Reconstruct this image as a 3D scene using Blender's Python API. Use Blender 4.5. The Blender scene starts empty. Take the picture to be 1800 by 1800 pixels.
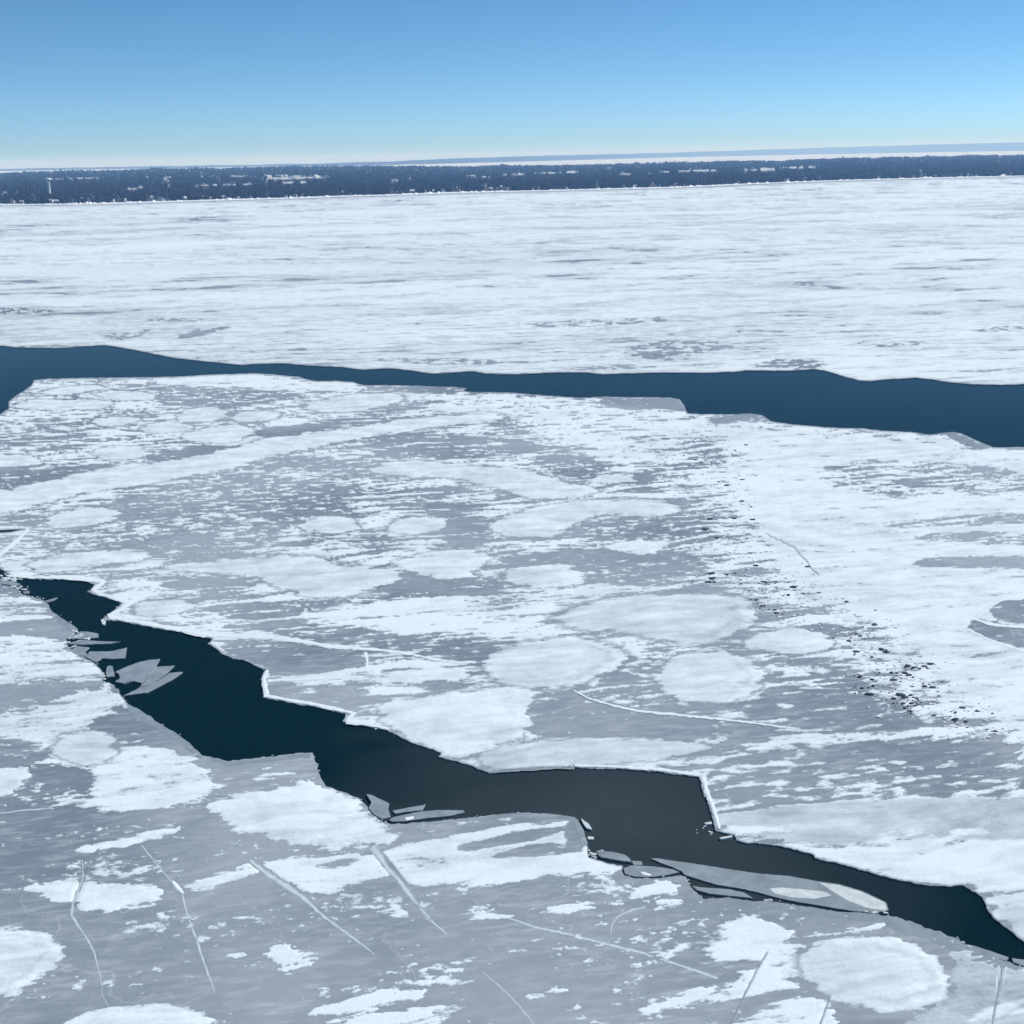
import bpy, bmesh, math, random
import numpy as np
from mathutils import Vector, Matrix
random.seed(7)
RNG = np.random.default_rng(7)
scene = bpy.context.scene
COL = scene.collection

# ------------------------------------------------------------------ camera
CAM_H = 80.0
FPX = 2300.0                      # focal length in pixels of an 1800 px wide frame
PITCH = math.atan(625.1 / FPX)
ROLL = math.radians(1.03)
fwd = np.array([0, math.cos(PITCH), -math.sin(PITCH)])
r0 = np.array([1.0, 0, 0]); u0 = np.array([0, math.sin(PITCH), math.cos(PITCH)])
rgt = r0 * math.cos(ROLL) - u0 * math.sin(ROLL)
upv = u0 * math.cos(ROLL) + r0 * math.sin(ROLL)
cam_d = bpy.data.cameras.new('camera')
cam = bpy.data.objects.new('camera', cam_d); COL.objects.link(cam)
cam_d.sensor_width = 36.0; cam_d.sensor_fit = 'HORIZONTAL'
cam_d.angle = 2 * math.atan(900 / FPX)
cam_d.clip_start = 0.5; cam_d.clip_end = 200000
M = Matrix(((rgt[0], upv[0], -fwd[0], 0), (rgt[1], upv[1], -fwd[1], 0), (rgt[2], upv[2], -fwd[2], CAM_H), (0, 0, 0, 1)))
cam.matrix_world = M
scene.camera = cam

# ------------------------------------------------------------------ light
SUN_EL, SUN_AZ = 36.0, 62.0       # azimuth from +Y (view direction) towards +X
world = bpy.data.worlds.new('World'); scene.world = world; world.use_nodes = True
wn = world.node_tree
bg = wn.nodes['Background']
sky = wn.nodes.new('ShaderNodeTexSky'); sky.sky_type = 'NISHITA'; sky.sun_disc = False
sky.sun_elevation = math.radians(SUN_EL); sky.sun_rotation = math.radians(SUN_AZ)
sky.altitude = 0; sky.air_density = 0.5; sky.dust_density = 0.0; sky.ozone_density = 7.0
hs = wn.nodes.new('ShaderNodeHueSaturation'); hs.inputs['Saturation'].default_value = 1.06; hs.inputs['Hue'].default_value = 0.488; hs.inputs['Value'].default_value = 1.0
wn.links.new(sky.outputs[0], hs.inputs['Color']); wn.links.new(hs.outputs[0], bg.inputs['Color'])
bg.inputs['Strength'].default_value = 0.104
sun_d = bpy.data.lights.new('sun', 'SUN'); sun_d.energy = 4.8; sun_d.angle = math.radians(0.53); sun_d.color = (1.0, 0.985, 0.955)
sun = bpy.data.objects.new('sun', sun_d); COL.objects.link(sun)
se, sa = math.radians(SUN_EL), math.radians(SUN_AZ)
sdir = Vector((math.sin(sa) * math.cos(se), math.cos(sa) * math.cos(se), math.sin(se)))
sun.rotation_euler = sdir.to_track_quat('Z', 'Y').to_euler(); sun.location = (0, 0, 500)
vs = scene.view_settings
vs.view_transform = 'Standard'; vs.look = 'None'; vs.gamma = 1.0; vs.use_curve_mapping = False
vs.exposure = 0.05
scene.cycles.volume_bounces = 1
HAZE_DENSITY = 6.8e-5

# ------------------------------------------------------------------ picking points on the ground
def unproj(X, Y, z=0.0):
    """ground points (height z) seen at photo pixels X, Y"""
    X = np.asarray(X, float); Y = np.asarray(Y, float)
    a = (X - 900.0)[..., None]; b = (900.0 - Y)[..., None]
    d = fwd * FPX + rgt * a + upv * b
    t = (z - CAM_H) / d[..., 2]
    P = d * t[..., None]; P[..., 2] = z
    return P
def g(x, y, z=0.0):
    p = unproj(x, y, z); return Vector((float(p[0]), float(p[1]), float(z)))
def proj(P):
    P = np.asarray(P, float); q = P - np.array([0, 0, CAM_H])
    w = q @ fwd
    return 900 + FPX * (q @ rgt) / w, 900 - FPX * (q @ upv) / w
def hor(x): return 291.0 - 0.018 * np.asarray(x, float)
def mpp(x, y):
    p = unproj(x, y, 0.0); return math.sqrt(p[0] ** 2 + p[1] ** 2 + CAM_H ** 2) / FPX
def L(s): return [tuple(float(v) for v in q.split(',')) for q in s.split()]

# ------------------------------------------------------------------ noise on arrays
def _h(ix, iy, seed):
    h = (ix.astype(np.uint32) * np.uint32(374761393) + iy.astype(np.uint32) * np.uint32(668265263) + np.uint32((seed * 2246822519 + 3266489917) & 0xffffffff))
    h = (h ^ (h >> np.uint32(13))) * np.uint32(1274126177)
    return (h ^ (h >> np.uint32(16)))
def perlin(x, y, seed):
    x = x.astype(np.float32) if hasattr(x, 'astype') else np.float32(x)
    y = y.astype(np.float32)
    fx = np.floor(x); fy = np.floor(y); ix = fx.astype(np.int64); iy = fy.astype(np.int64); fx = x - fx; fy = y - fy
    ux = fx * fx * fx * (fx * (fx * 6 - 15) + 10); uy = fy * fy * fy * (fy * (fy * 6 - 15) + 10)
    def gr(dx, dy):
        a = _h(ix + dx, iy + dy, seed).astype(np.float32) * np.float32(2 * math.pi / 4294967296.0)
        return np.cos(a) * (fx - dx) + np.sin(a) * (fy - dy)
    a = gr(0, 0); b = gr(1, 0); c = gr(0, 1); d = gr(1, 1)
    return ((a + (b - a) * ux) * (1 - uy) + (c + (d - c) * ux) * uy) * 1.5
def fbm(x, y, seed, octv=4, gain=0.55, lac=2.03):
    s = 0; a = 1.0; n = 0
    for k in range(octv):
        s = s + a * perlin(x, y, seed + 17 * k); n += a * a
        a *= gain; x = x * lac + 13.7; y = y * lac + 7.1
    return s / math.sqrt(n)
def sstep(a, b, x):
    t = np.clip((x - a) / (b - a), 0, 1); return t * t * (3 - 2 * t)

# ------------------------------------------------------------------ materials
def mat(name):
    m = bpy.data.materials.new(name); m.use_nodes = True
    return m, m.node_tree, m.node_tree.nodes['Principled BSDF']
def N(nt, t, **kw):
    n = nt.nodes.new(t)
    for k, v in kw.items():
        if k in ('operation', 'data_type', 'blend_type', 'attribute_name', 'noise_dimensions', 'feature', 'distance', 'clamp', 'vector_type'): setattr(n, k, v)
        else: n.inputs[k].default_value = v
    return n
def noise_node(nt, coord, scale, detail=4, rough=0.55, sc=(1, 1, 1), rot=0.0, dist=0.0):
    mp = nt.nodes.new('ShaderNodeMapping'); mp.vector_type = 'TEXTURE'; mp.inputs['Scale'].default_value = tuple(1 / k for k in sc); mp.inputs['Rotation'].default_value = (0, 0, -rot)
    nt.links.new(coord, mp.inputs['Vector'])
    n = nt.nodes.new('ShaderNodeTexNoise'); n.inputs['Scale'].default_value = scale; n.inputs['Detail'].default_value = detail
    n.inputs['Roughness'].default_value = rough; n.inputs['Distortion'].default_value = dist
    nt.links.new(mp.outputs[0], n.inputs['Vector']); return n.outputs['Fac']
def ramp(nt, fac, stops):
    r = nt.nodes.new('ShaderNodeValToRGB'); cr = r.color_ramp
    while len(cr.elements) < len(stops): cr.elements.new(0.5)
    for e, (p, c) in zip(cr.elements, stops):
        e.position = p; e.color = (c[0], c[1], c[2], 1) if hasattr(c, '__len__') else (c, c, c, 1)
    nt.links.new(fac, r.inputs[0]); return r.outputs[0]
def mixc(nt, fac, a, b, bt='MIX'):
    m = nt.nodes.new('ShaderNodeMix'); m.data_type = 'RGBA'; m.blend_type = bt
    for s, v in ((m.inputs[0], fac), (m.inputs[6], a), (m.inputs[7], b)):
        if hasattr(v, 'is_linked'): nt.links.new(v, s)
        else: s.default_value = v if not hasattr(v, '__len__') else (*v, 1)
    return m.outputs[2]
def math_n(nt, op, a, b=None, c=None, clamp=False):
    m = nt.nodes.new('ShaderNodeMath'); m.operation = op; m.use_clamp = clamp
    for k, v in enumerate((a, b, c)):
        if v is None: continue
        if hasattr(v, 'is_linked'): nt.links.new(v, m.inputs[k])
        else: m.inputs[k].default_value = v
    return m.outputs[0]
def bump(nt, p, h, strength, dist):
    b = nt.nodes.new('ShaderNodeBump'); b.inputs['Strength'].default_value = strength; b.inputs['Distance'].default_value = dist
    nt.links.new(h, b.inputs['Height']); nt.links.new(b.outputs[0], p.inputs['Normal'])
def wpos(nt):
    return nt.nodes.new('ShaderNodeNewGeometry').outputs['Position']
WIND = math.radians(11)
ICE_A, ICE_B = (0.200, 0.242, 0.278), (0.345, 0.39, 0.425)

def make_ice():
    m, nt, p = mat('bare_ice'); pos = wpos(nt)
    n1 = noise_node(nt, pos, 0.028, 4, 0.55, dist=0.6)
    n2 = noise_node(nt, pos, 0.35, 5, 0.62, sc=(0.45, 1, 1), rot=-WIND)
    n3 = noise_node(nt, pos, 2.6, 3, 0.6)
    n0 = noise_node(nt, pos, 0.012, 2, 0.5, dist=0.8)
    f = math_n(nt, 'ADD', math_n(nt, 'MULTIPLY', n1, 0.50), math_n(nt, 'ADD', math_n(nt, 'MULTIPLY', n2, 0.24), math_n(nt, 'MULTIPLY', n3, 0.10)))
    f = math_n(nt, 'ADD', f, math_n(nt, 'MULTIPLY', math_n(nt, 'SUBTRACT', n0, 0.5), 1.3)); f = math_n(nt, 'ADD', f, 0.08)
    c = ramp(nt, f, [(0.34, ICE_A), (0.64, ICE_B)])
    # wind blown snow grains caught on the ice, past what the snow meshes carry
    fl = noise_node(nt, pos, 0.8, 5, 0.68, sc=(0.3, 1, 1), rot=-WIND)
    fl2 = noise_node(nt, pos, 0.05, 3, 0.5)
    c = mixc(nt, math_n(nt, 'MULTIPLY', ramp(nt, fl, [(0.47, 0.0), (0.76, 0.55)]), ramp(nt, fl2, [(0.30, 0.25), (0.65, 1.0)])), c, (0.66, 0.71, 0.75))
    # hairline refrozen cracks
    dn = nt.nodes.new('ShaderNodeTexNoise'); dn.inputs['Scale'].default_value = 0.16; dn.inputs['Detail'].default_value = 4; nt.links.new(pos, dn.inputs['Vector'])
    av = nt.nodes.new('ShaderNodeVectorMath'); av.operation = 'MULTIPLY_ADD'; nt.links.new(dn.outputs['Color'], av.inputs[0]); av.inputs[1].default_value = (9, 9, 0); nt.links.new(pos, av.inputs[2])
    for sc_, wd, st in ((0.045, 0.0065, 0.40), (0.13, 0.009, 0.20)):
        vo = nt.nodes.new('ShaderNodeTexVoronoi'); vo.feature = 'DISTANCE_TO_EDGE'; vo.voronoi_dimensions = '2D'; vo.inputs['Scale'].default_value = sc_; nt.links.new(av.outputs[0], vo.inputs['Vector'])
        ln = ramp(nt, vo.outputs['Distance'], [(0.0, st), (wd, 0.0)])
        mk = ramp(nt, noise_node(nt, pos, 0.03, 2, 0.5), [(0.42, 0.0), (0.58, 1.0)])
        c = mixc(nt, math_n(nt, 'MULTIPLY', ln, mk), c, (0.62, 0.67, 0.71))
    nt.links.new(c, p.inputs['Base Color'])
    p.inputs['Roughness'].default_value = 0.5; p.inputs['Specular IOR Level'].default_value = 0.25
    bump(nt, p, n2, 0.12, 0.15)
    return m
def make_snow(name, a=(0.295, 0.35, 0.39), b=(0.785, 0.865, 0.885), grain=1.0):
    m, nt, p = mat(name); pos = wpos(nt)
    at = nt.nodes.new('ShaderNodeAttribute'); at.attribute_name = 'cover'
    n1 = noise_node(nt, pos, 0.5, 5, 0.65, sc=(0.35, 1, 1), rot=-WIND, dist=0.4)
    n2 = noise_node(nt, pos, 2.4, 4, 0.65)
    n3 = noise_node(nt, pos, 0.06, 3, 0.5)
    k = math_n(nt, 'ADD', math_n(nt, 'MULTIPLY', n1, 0.55 * grain), math_n(nt, 'ADD', math_n(nt, 'MULTIPLY', n2, 0.38 * grain), math_n(nt, 'MULTIPLY', n3, 0.22)))
    k = math_n(nt, 'SUBTRACT', k, 0.465 * grain + 0.11)
    f = math_n(nt, 'ADD', at.outputs['Fac'], k, clamp=True)
    c = mixc(nt, f, a, b)
    nt.links.new(c, p.inputs['Base Color'])
    p.inputs['Roughness'].default_value = 0.85; p.inputs['Specular IOR Level'].default_value = 0.15
    h = math_n(nt, 'ADD', math_n(nt, 'MULTIPLY', n1, 0.7), math_n(nt, 'MULTIPLY', n2, 0.3))
    bump(nt, p, h, 0.35, 0.25)
    return m
def make_plain(name, col, rough=0.6, spec=0.25, var=0.12, scale=1.0):
    m, nt, p = mat(name); pos = wpos(nt)
    n = noise_node(nt, pos, scale, 4, 0.6)
    lo = tuple(c * (1 - var) for c in col); hi = tuple(min(1, c * (1 + var)) for c in col)
    c = ramp(nt, n, [(0.32, lo), (0.68, hi)])
    nt.links.new(c, p.inputs['Base Color']); p.inputs['Roughness'].default_value = rough; p.inputs['Specular IOR Level'].default_value = spec
    bump(nt, p, n, 0.15, 0.1 / max(scale, 0.1))
    return m
def make_water():
    m, nt, p = mat('lead_water'); pos = wpos(nt)
    # grey window reflection painted into the water colour, broad part of the near lead
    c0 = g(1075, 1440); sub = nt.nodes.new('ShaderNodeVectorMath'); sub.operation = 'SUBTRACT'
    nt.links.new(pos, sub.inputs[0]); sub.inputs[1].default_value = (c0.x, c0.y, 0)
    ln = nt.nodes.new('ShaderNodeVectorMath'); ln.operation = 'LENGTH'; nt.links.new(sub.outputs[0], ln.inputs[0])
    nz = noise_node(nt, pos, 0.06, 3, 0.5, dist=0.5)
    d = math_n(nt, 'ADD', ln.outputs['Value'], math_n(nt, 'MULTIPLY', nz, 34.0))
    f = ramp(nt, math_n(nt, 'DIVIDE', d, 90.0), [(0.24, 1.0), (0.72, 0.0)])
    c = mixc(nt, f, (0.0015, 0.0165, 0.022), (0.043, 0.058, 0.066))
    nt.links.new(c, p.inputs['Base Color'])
    p.inputs['Roughness'].default_value = 0.14; p.inputs['IOR'].default_value = 1.33; p.inputs['Specular IOR Level'].default_value = 0.03
    w1 = noise_node(nt, pos, 0.9, 3, 0.55, sc=(0.6, 1, 1), rot=-WIND)
    w2 = noise_node(nt, pos, 0.12, 3, 0.6, sc=(0.35, 1, 1), rot=-WIND)
    bump(nt, p, math_n(nt, 'ADD', w1, math_n(nt, 'MULTIPLY', w2, 1.2)), 0.5, 0.09)
    return m
MI = {'ice': make_ice(), 'snow': make_snow('wind_packed_snow'), 'drift': make_snow('drifted_snow', grain=0.8),
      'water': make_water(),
      'rim': make_plain('wet_ice_rim', (0.27, 0.325, 0.355), 0.4, 0.3, 0.14, 0.5),
      'shard': make_plain('broken_ice', (0.28, 0.325, 0.35), 0.35, 0.35, 0.18, 0.45),
      'shard_pale': make_plain('snowy_broken_ice', (0.60, 0.66, 0.66), 0.6, 0.2, 0.15, 0.9),
      'ridge': make_plain('ridge_snow', (0.82, 0.85, 0.89), 0.85, 0.1, 0.08, 1.5),
      'crack_pale': make_plain('refrozen_crack_ice', (0.50, 0.54, 0.60), 0.7, 0.2, 0.16, 1.4),
      'crack_dark': make_plain('open_crack_ice', (0.23, 0.27, 0.30), 0.5, 0.3, 0.2, 1.4),
      'block': make_plain('dark_clear_ice', (0.055, 0.075, 0.10), 0.35, 0.4, 0.3, 1.2)}

# ------------------------------------------------------------------ object helpers
def tag(o, label=None, cat=None, group=None, kind=None):
    if label: o['label'] = label
    if cat: o['category'] = cat
    if group: o['group'] = group
    if kind: o['kind'] = kind
    return o
def mesh_obj(name, verts, faces, m, parent=None, loc=None, smooth=False):
    me = bpy.data.meshes.new(name); me.from_pydata([tuple(v) for v in verts], [], faces); me.update()
    if m is not None:
        for mm in (m if isinstance(m, (list, tuple)) else [m]): me.materials.append(mm)
    if smooth: me.polygons.foreach_set('use_smooth', [True] * len(me.polygons))
    o = bpy.data.objects.new(name, me); COL.objects.link(o)
    if parent is not None: o.parent = parent
    if loc is not None: o.location = loc
    return o
def raw_mesh(name, V, loops, sizes, m, attr=None, origin=None):
    """big meshes straight from arrays"""
    me = bpy.data.meshes.new(name)
    V = np.asarray(V, np.float64)
    if origin is not None: V = V - np.asarray(origin)
    me.vertices.add(len(V)); me.vertices.foreach_set('co', V.astype(np.float32).ravel())
    me.loops.add(len(loops)); me.loops.foreach_set('vertex_index', loops.astype(np.int32))
    st = np.concatenate([[0], np.cumsum(sizes)[:-1]]).astype(np.int32)
    me.polygons.add(len(sizes)); me.polygons.foreach_set('loop_start', st)
    me.polygons.foreach_set('use_smooth', np.ones(len(sizes), bool))
    me.update(calc_edges=True); me.validate()
    if attr is not None:
        a = me.attributes.new('cover', 'FLOAT', 'POINT'); a.data.foreach_set('value', attr.astype(np.float32))
    me.materials.append(m)
    o = bpy.data.objects.new(name, me); COL.objects.link(o)
    if origin is not None: o.location = origin
    return o
def jit(pts, step=7.0, amp=0.8, seed=0, closed=False):
    """break a traced line into short uneven steps"""
    rr = random.Random(seed); out = []
    P = list(pts) + ([pts[0]] if closed else [])
    for (x0, y0), (x1, y1) in zip(P[:-1], P[1:]):
        d = math.hypot(x1 - x0, y1 - y0); n = max(1, int(d / step))
        for k in range(n):
            t = k / n; a = 0 if k == 0 else amp * min(1.0, d / 20)
            nx, ny = -(y1 - y0) / max(d, 1e-6), (x1 - x0) / max(d, 1e-6); s = rr.uniform(-a, a)
            out.append((x0 + (x1 - x0) * t + nx * s, y0 + (y1 - y0) * t + ny * s))
    if not closed: out.append(P[-1])
    return out
def prism(name, poly_w, z0, z1, m, parent=None, origin=None):
    """outline in world xy -> solid slab"""
    n = len(poly_w)
    A = sum(poly_w[i][0] * poly_w[(i + 1) % n][1] - poly_w[(i + 1) % n][0] * poly_w[i][1] for i in range(n))
    if A < 0: poly_w = poly_w[::-1]
    ox, oy, oz = origin if origin is not None else (0, 0, 0)
    V = [(x - ox, y - oy, z1 - oz) for x, y in poly_w] + [(x - ox, y - oy, z0 - oz) for x, y in poly_w]
    F = [list(range(n)), list(range(2 * n - 1, n - 1, -1))]
    F += [(i, n + i, n + (i + 1) % n, (i + 1) % n) for i in range(n)]
    return mesh_obj(name, V, F, m, parent, loc=origin)

# ------------------------------------------------------------------ the big setting: lake floor sheet, water, three ice sheets
ICE_Z = 0.15
bs = 60000.0
lake = mesh_obj('frozen_lake', [(-bs, -3000, -0.9), (bs, -3000, -0.9), (bs, 47000, -0.9), (-bs, 47000, -0.9)], [(0, 1, 2, 3)], make_plain('lake_snow', (0.74, 0.78, 0.83), 0.85, 0.1, 0.12, 0.003))
tag(lake, kind='structure')
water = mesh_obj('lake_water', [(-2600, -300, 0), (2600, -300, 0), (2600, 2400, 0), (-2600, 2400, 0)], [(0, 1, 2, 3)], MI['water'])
tag(water, 'dark open water in the two leads between the ice sheets', kind='structure')

FAR_EDGE = L('0,608 30,611 95,612 140,609 183,607 200,609 250,618 300,628 330,632 395,639 425,642 450,640 500,639 550,643 600,645 640,650 670,648 690,648 720,651 760,657 800,655 832,653 855,657 900,658 940,657 980,655 1035,655 1060,658 1120,656 1150,655 1200,655 1250,655 1290,654 1310,651 1380,652 1430,649 1450,652 1480,661 1510,669 1530,670 1560,667 1610,664 1640,667 1660,671 1700,675 1760,677 1800,675')
MID_FAR = L('0,728 15,718 15,706 30,694 55,678 60,668 80,666 150,664 250,663 310,662 360,659 440,656 482,658 500,660 525,662 545,668 560,670 590,669 620,671 640,677 700,677 760,679 800,680 820,682 815,687 830,689 900,690 960,695 1020,699 1060,697 1120,698 1180,699 1195,702 1203,713 1208,726 1230,728 1290,728 1320,727 1340,730 1355,740 1395,746 1450,751 1520,753 1550,757 1600,759 1635,764 1655,761 1675,759 1690,762 1710,771 1745,786 1800,786')
MID_NEAR = L('0,1000 12,1008 25,1016 60,1018 110,1018 140,1019 155,1023 167,1028 161,1036 155,1040 165,1045 185,1050 200,1054 215,1060 205,1068 190,1081 180,1087 188,1090 210,1091 240,1097 270,1104 300,1108 330,1113 355,1119 373,1123 366,1132 380,1140 389,1149 410,1158 430,1161 440,1165 450,1171 462,1176 468,1176 462,1184 460,1195 461,1210 462,1226 480,1229 520,1237 560,1244 590,1250 608,1254 606,1262 602,1268 612,1271 640,1275 680,1283 700,1293 720,1304 750,1314 775,1323 772,1331 800,1337 825,1345 845,1353 860,1359 880,1356 930,1350 980,1349 1010,1348 1040,1351 1100,1352 1150,1356 1200,1362 1228,1365 1232,1375 1236,1393 1246,1416 1253,1440 1257,1459 1272,1464 1290,1468 1296,1477 1308,1481 1340,1483 1375,1488 1405,1496 1430,1503 1432,1508 1460,1515 1480,1520 1520,1531 1560,1542 1590,1549 1630,1556 1665,1558 1693,1556 1705,1563 1727,1577 1733,1590 1738,1603 1748,1615 1770,1631 1800,1655')
NEAR_EDGE = L('0,1026 15,1030 33,1038 40,1045 60,1050 75,1055 85,1062 90,1073 105,1085 118,1093 130,1100 137,1106 128,1114 116,1122 122,1140 145,1153 165,1165 177,1176 184,1187 180,1197 200,1204 205,1212 213,1222 225,1237 245,1252 270,1266 290,1278 310,1289 330,1305 345,1318 355,1328 370,1330 400,1338 440,1334 490,1328 530,1323 549,1323 555,1340 562,1362 573,1382 600,1391 630,1402 640,1412 650,1422 660,1436 670,1443 685,1448 720,1447 760,1444 820,1438 860,1433 890,1430 930,1428 960,1430 1010,1436 1018,1445 1027,1463 1032,1480 1034,1500 1035,1507 1052,1512 1070,1518 1095,1522 1093,1530 1098,1539 1120,1544 1150,1544 1180,1541 1197,1539 1205,1541 1212,1556 1220,1565 1237,1580 1280,1577 1322,1584 1350,1583 1380,1588 1420,1594 1460,1600 1490,1604 1510,1604 1540,1608 1565,1610 1580,1617 1600,1623 1640,1636 1680,1650 1687,1655 1695,1663 1720,1676 1750,1688 1775,1694 1800,1700')
SHORE = L('-2500,441 -700,388 -300,372 0,361 130,360 220,358 330,354.5 450,351 540,348.5 600,346 700,343.5 790,340 1000,335 1200,330 1350,323 1500,317.5 1650,313.5 1800,310 2100,303 2500,294 5000,222')
FAR_J = jit([(-2500, 640), (-700, 604), (-250, 604)] + FAR_EDGE + [(1950, 683), (2500, 720), (5000, 900)], 9, 0.5, 1)
MIDF_J = jit([(-2500, 940), (-700, 840), (-250, 800), (-60, 764)] + MID_FAR + [(1950, 795), (2500, 850), (5000, 1080)], 7, 0.5, 2)
MIDN_J = jit([(-2500, 1060), (-700, 960), (-250, 978)] + MID_NEAR + [(1850, 1700), (2000, 1800), (2500, 2100), (3500, 2900)], 5, 1.1, 3)
NEAR_J = jit([(-2500, 1100), (-700, 985), (-250, 1003)] + NEAR_EDGE + [(1850, 1725), (2000, 1830), (2500, 2140), (3500, 2950)], 5, 1.1, 4)
SLIT = [(-2500, 1001), (-700, 938), (-100, 936), (0, 936), (18, 935), (43, 930), (22, 931), (0, 932), (-100, 932), (-700, 932), (-2500, 999)]
POLY_FAR = FAR_J + SHORE[::-1]
POLY_MID = MIDF_J + MIDN_J[::-1] + SLIT
POLY_NEAR = NEAR_J + [(3500, 3400), (-2500, 3400)]
def ext(poly_px, extra=None):
    P = unproj([p[0] for p in poly_px], [p[1] for p in poly_px], ICE_Z)
    return [(p[0], p[1]) for p in P]
far_sheet = prism('ice_sheet', ext(POLY_FAR), -0.3, ICE_Z, MI['ice'])
tag(far_sheet, 'wide snow-covered ice beyond the far lead, reaching the wooded shore', kind='structure')
mid_sheet = prism('ice_sheet', ext(POLY_MID), -0.3, ICE_Z, MI['ice'])
tag(mid_sheet, 'grey ice sheet with oval snow patches between the two leads', kind='structure')
near_sheet = prism('ice_sheet', ext(POLY_NEAR), -0.3, ICE_Z, MI['ice'])
tag(near_sheet, 'grey cracked ice sheet on the near side of the near lead', kind='structure')

# ------------------------------------------------------------------ the snow field on the ice, on an even grid of ground points
gx = np.concatenate([np.arange(-1000, -40, 12), np.arange(-40, 1840, 2.0), np.arange(1840, 2800, 12)])
gy = np.concatenate([np.arange(300, 1840, 2.0), np.arange(1840, 2260, 12)])
GX, GY = np.meshgrid(gx, gy)
GW = unproj(GX, GY, ICE_Z)
WX, WY = GW[..., 0].astype(np.float32), GW[..., 1].astype(np.float32)
H_, W_ = GX.shape
DIST = np.sqrt(WX ** 2 + WY ** 2)
def inside(poly):
    acc = np.zeros((H_, W_ + 1), np.int32)
    P = poly + [poly[0]]
    for (x0, y0), (x1, y1) in zip(P[:-1], P[1:]):
        if y0 == y1: continue
        lo, hi = (y0, y1) if y0 < y1 else (y1, y0)
        r = np.searchsorted(gy, lo), np.searchsorted(gy, hi)
        if r[0] == r[1]: continue
        yy = gy[r[0]:r[1]]; xx = x0 + (yy - y0) / (y1 - y0) * (x1 - x0)
        acc[np.arange(r[0], r[1]), np.searchsorted(gx, xx)] += 1
    return (np.cumsum(acc, axis=1)[:, :W_] % 2) == 1
def win(x0, x1, y0, y1):
    return (slice(max(0, np.searchsorted(gy, y0) - 1), min(H_, np.searchsorted(gy, y1) + 1)), slice(max(0, np.searchsorted(gx, x0) - 1), min(W_, np.searchsorted(gx, x1) + 1)))
def seg_dist(X, Y, a, b, ky=1.0):
    ax, ay, bx, by = a[0], a[1] * ky, b[0], b[1] * ky
    dx, dy = bx - ax, by - ay; l2 = dx * dx + dy * dy + 1e-9
    t = np.clip(((X - ax) * dx + (Y * ky - ay) * dy) / l2, 0, 1)
    return np.hypot(X - ax - t * dx, Y * ky - ay - t * dy)
def edge_dist(poly, reach=30):
    D = np.full((H_, W_), float(reach)); P = poly + [poly[0]]
    for a, b in zip(P[:-1], P[1:]):
        s = win(min(a[0], b[0]) - reach, max(a[0], b[0]) + reach, min(a[1], b[1]) - reach, max(a[1], b[1]) + reach)
        if s[0].start >= s[0].stop or s[1].start >= s[1].stop: continue
        D[s] = np.minimum(D[s], seg_dist(GX[s], GY[s], a, b))
    return D
def poly_sd(poly, s, ky):
    X, Y = GX[s], GY[s]; D = np.full(X.shape, 1e9); odd = np.zeros(X.shape, bool); P = poly + [poly[0]]
    for a, b in zip(P[:-1], P[1:]):
        D = np.minimum(D, seg_dist(X, Y, a, b, ky))
        if a[1] != b[1]:
            c = ((a[1] > Y) != (b[1] > Y)) & (X < (b[0] - a[0]) * (Y - a[1]) / (b[1] - a[1]) + a[0]); odd ^= c
    return np.where(odd, D, -D)
def smooth_poly(poly, it=2):
    for _ in range(it):
        q = []
        for i in range(len(poly)):
            a, b = poly[i], poly[(i + 1) % len(poly)]
            q += [(a[0] * .75 + b[0] * .25, a[1] * .75 + b[1] * .25), (a[0] * .25 + b[0] * .75, a[1] * .25 + b[1] * .75)]
        poly = q
    return poly
cw, sw = math.cos(WIND), math.sin(WIND)
U = WX * cw + WY * sw; Vv = -WX * sw + WY * cw
warp = fbm(U / 30, Vv / 18, 5, 3) * 3.0
NS = (fbm(U / 17 , (Vv + warp) / 2.7, 11, 6, 0.66) * 0.85).astype(np.float32)
NF = (fbm(U / 3.6, (Vv + warp * .3) / 1.7, 23, 3, 0.5) * 0.75 + fbm(U / 26, Vv / 16, 29, 2) * 0.35).astype(np.float32)
NR = (fbm(WX / 7, WY / 7, 37, 5, 0.6)).astype(np.float32)
NL = (fbm(U / 90, (Vv + warp * 3) / 26, 43, 4, 0.6)).astype(np.float32)
NXL = (fbm(U / 420, (Vv + warp * 10) / 110, 47, 4, 0.6)).astype(np.float32)
_n = lambda a: ((a - a.mean()) / a.std() * 0.5).astype(np.float32)
NS, NF, NR, NL, NXL = [_n(a) for a in (NS, NF, NR, NL, NXL)]
near_w = (1 - sstep(250, 700, DIST)).astype(np.float32)
N2 = _n(fbm(U / 2.6, Vv / 0.8, 53, 4, 0.65)) * near_w          # frayed edges
NN = _n(_n(fbm(U / 1.5, Vv / 0.9, 57, 4, 0.62)) + 0.9 * _n(fbm(U / 14, Vv / 7, 59, 3)))
FS = _n(fbm(U / 36, (Vv + warp) / 6.0, 141, 5, 0.58)); FM = _n(fbm(U / 62, (Vv + warp * 2) / 20, 143, 5, 0.58)); FX = _n(fbm(U / 120, (Vv + warp * 4) / 52, 147, 5, 0.58))
_w1 = sstep(520, 900, DIST); _w2 = sstep(1100, 1900, DIST)
FARN = (FS * (1 - _w1) + FM * _w1 * (1 - _w2) + FX * _w2 + 0.25 * NXL).astype(np.float32)
far_t = sstep(400, 1100, DIST)
m_far, m_mid, m_near = inside(POLY_FAR), inside(POLY_MID), inside(POLY_NEAR)
F = np.where(m_far, 0.60 + 0.14 * sstep(600, 1000, DIST) + 0.78 * FARN + 0.15 * (1 - far_t) * NS,
    np.where(m_mid, 0.10 + 0.8 * NS + 0.25 * NL, -0.80 + 0.9 * NN)).astype(np.float32)
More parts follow.
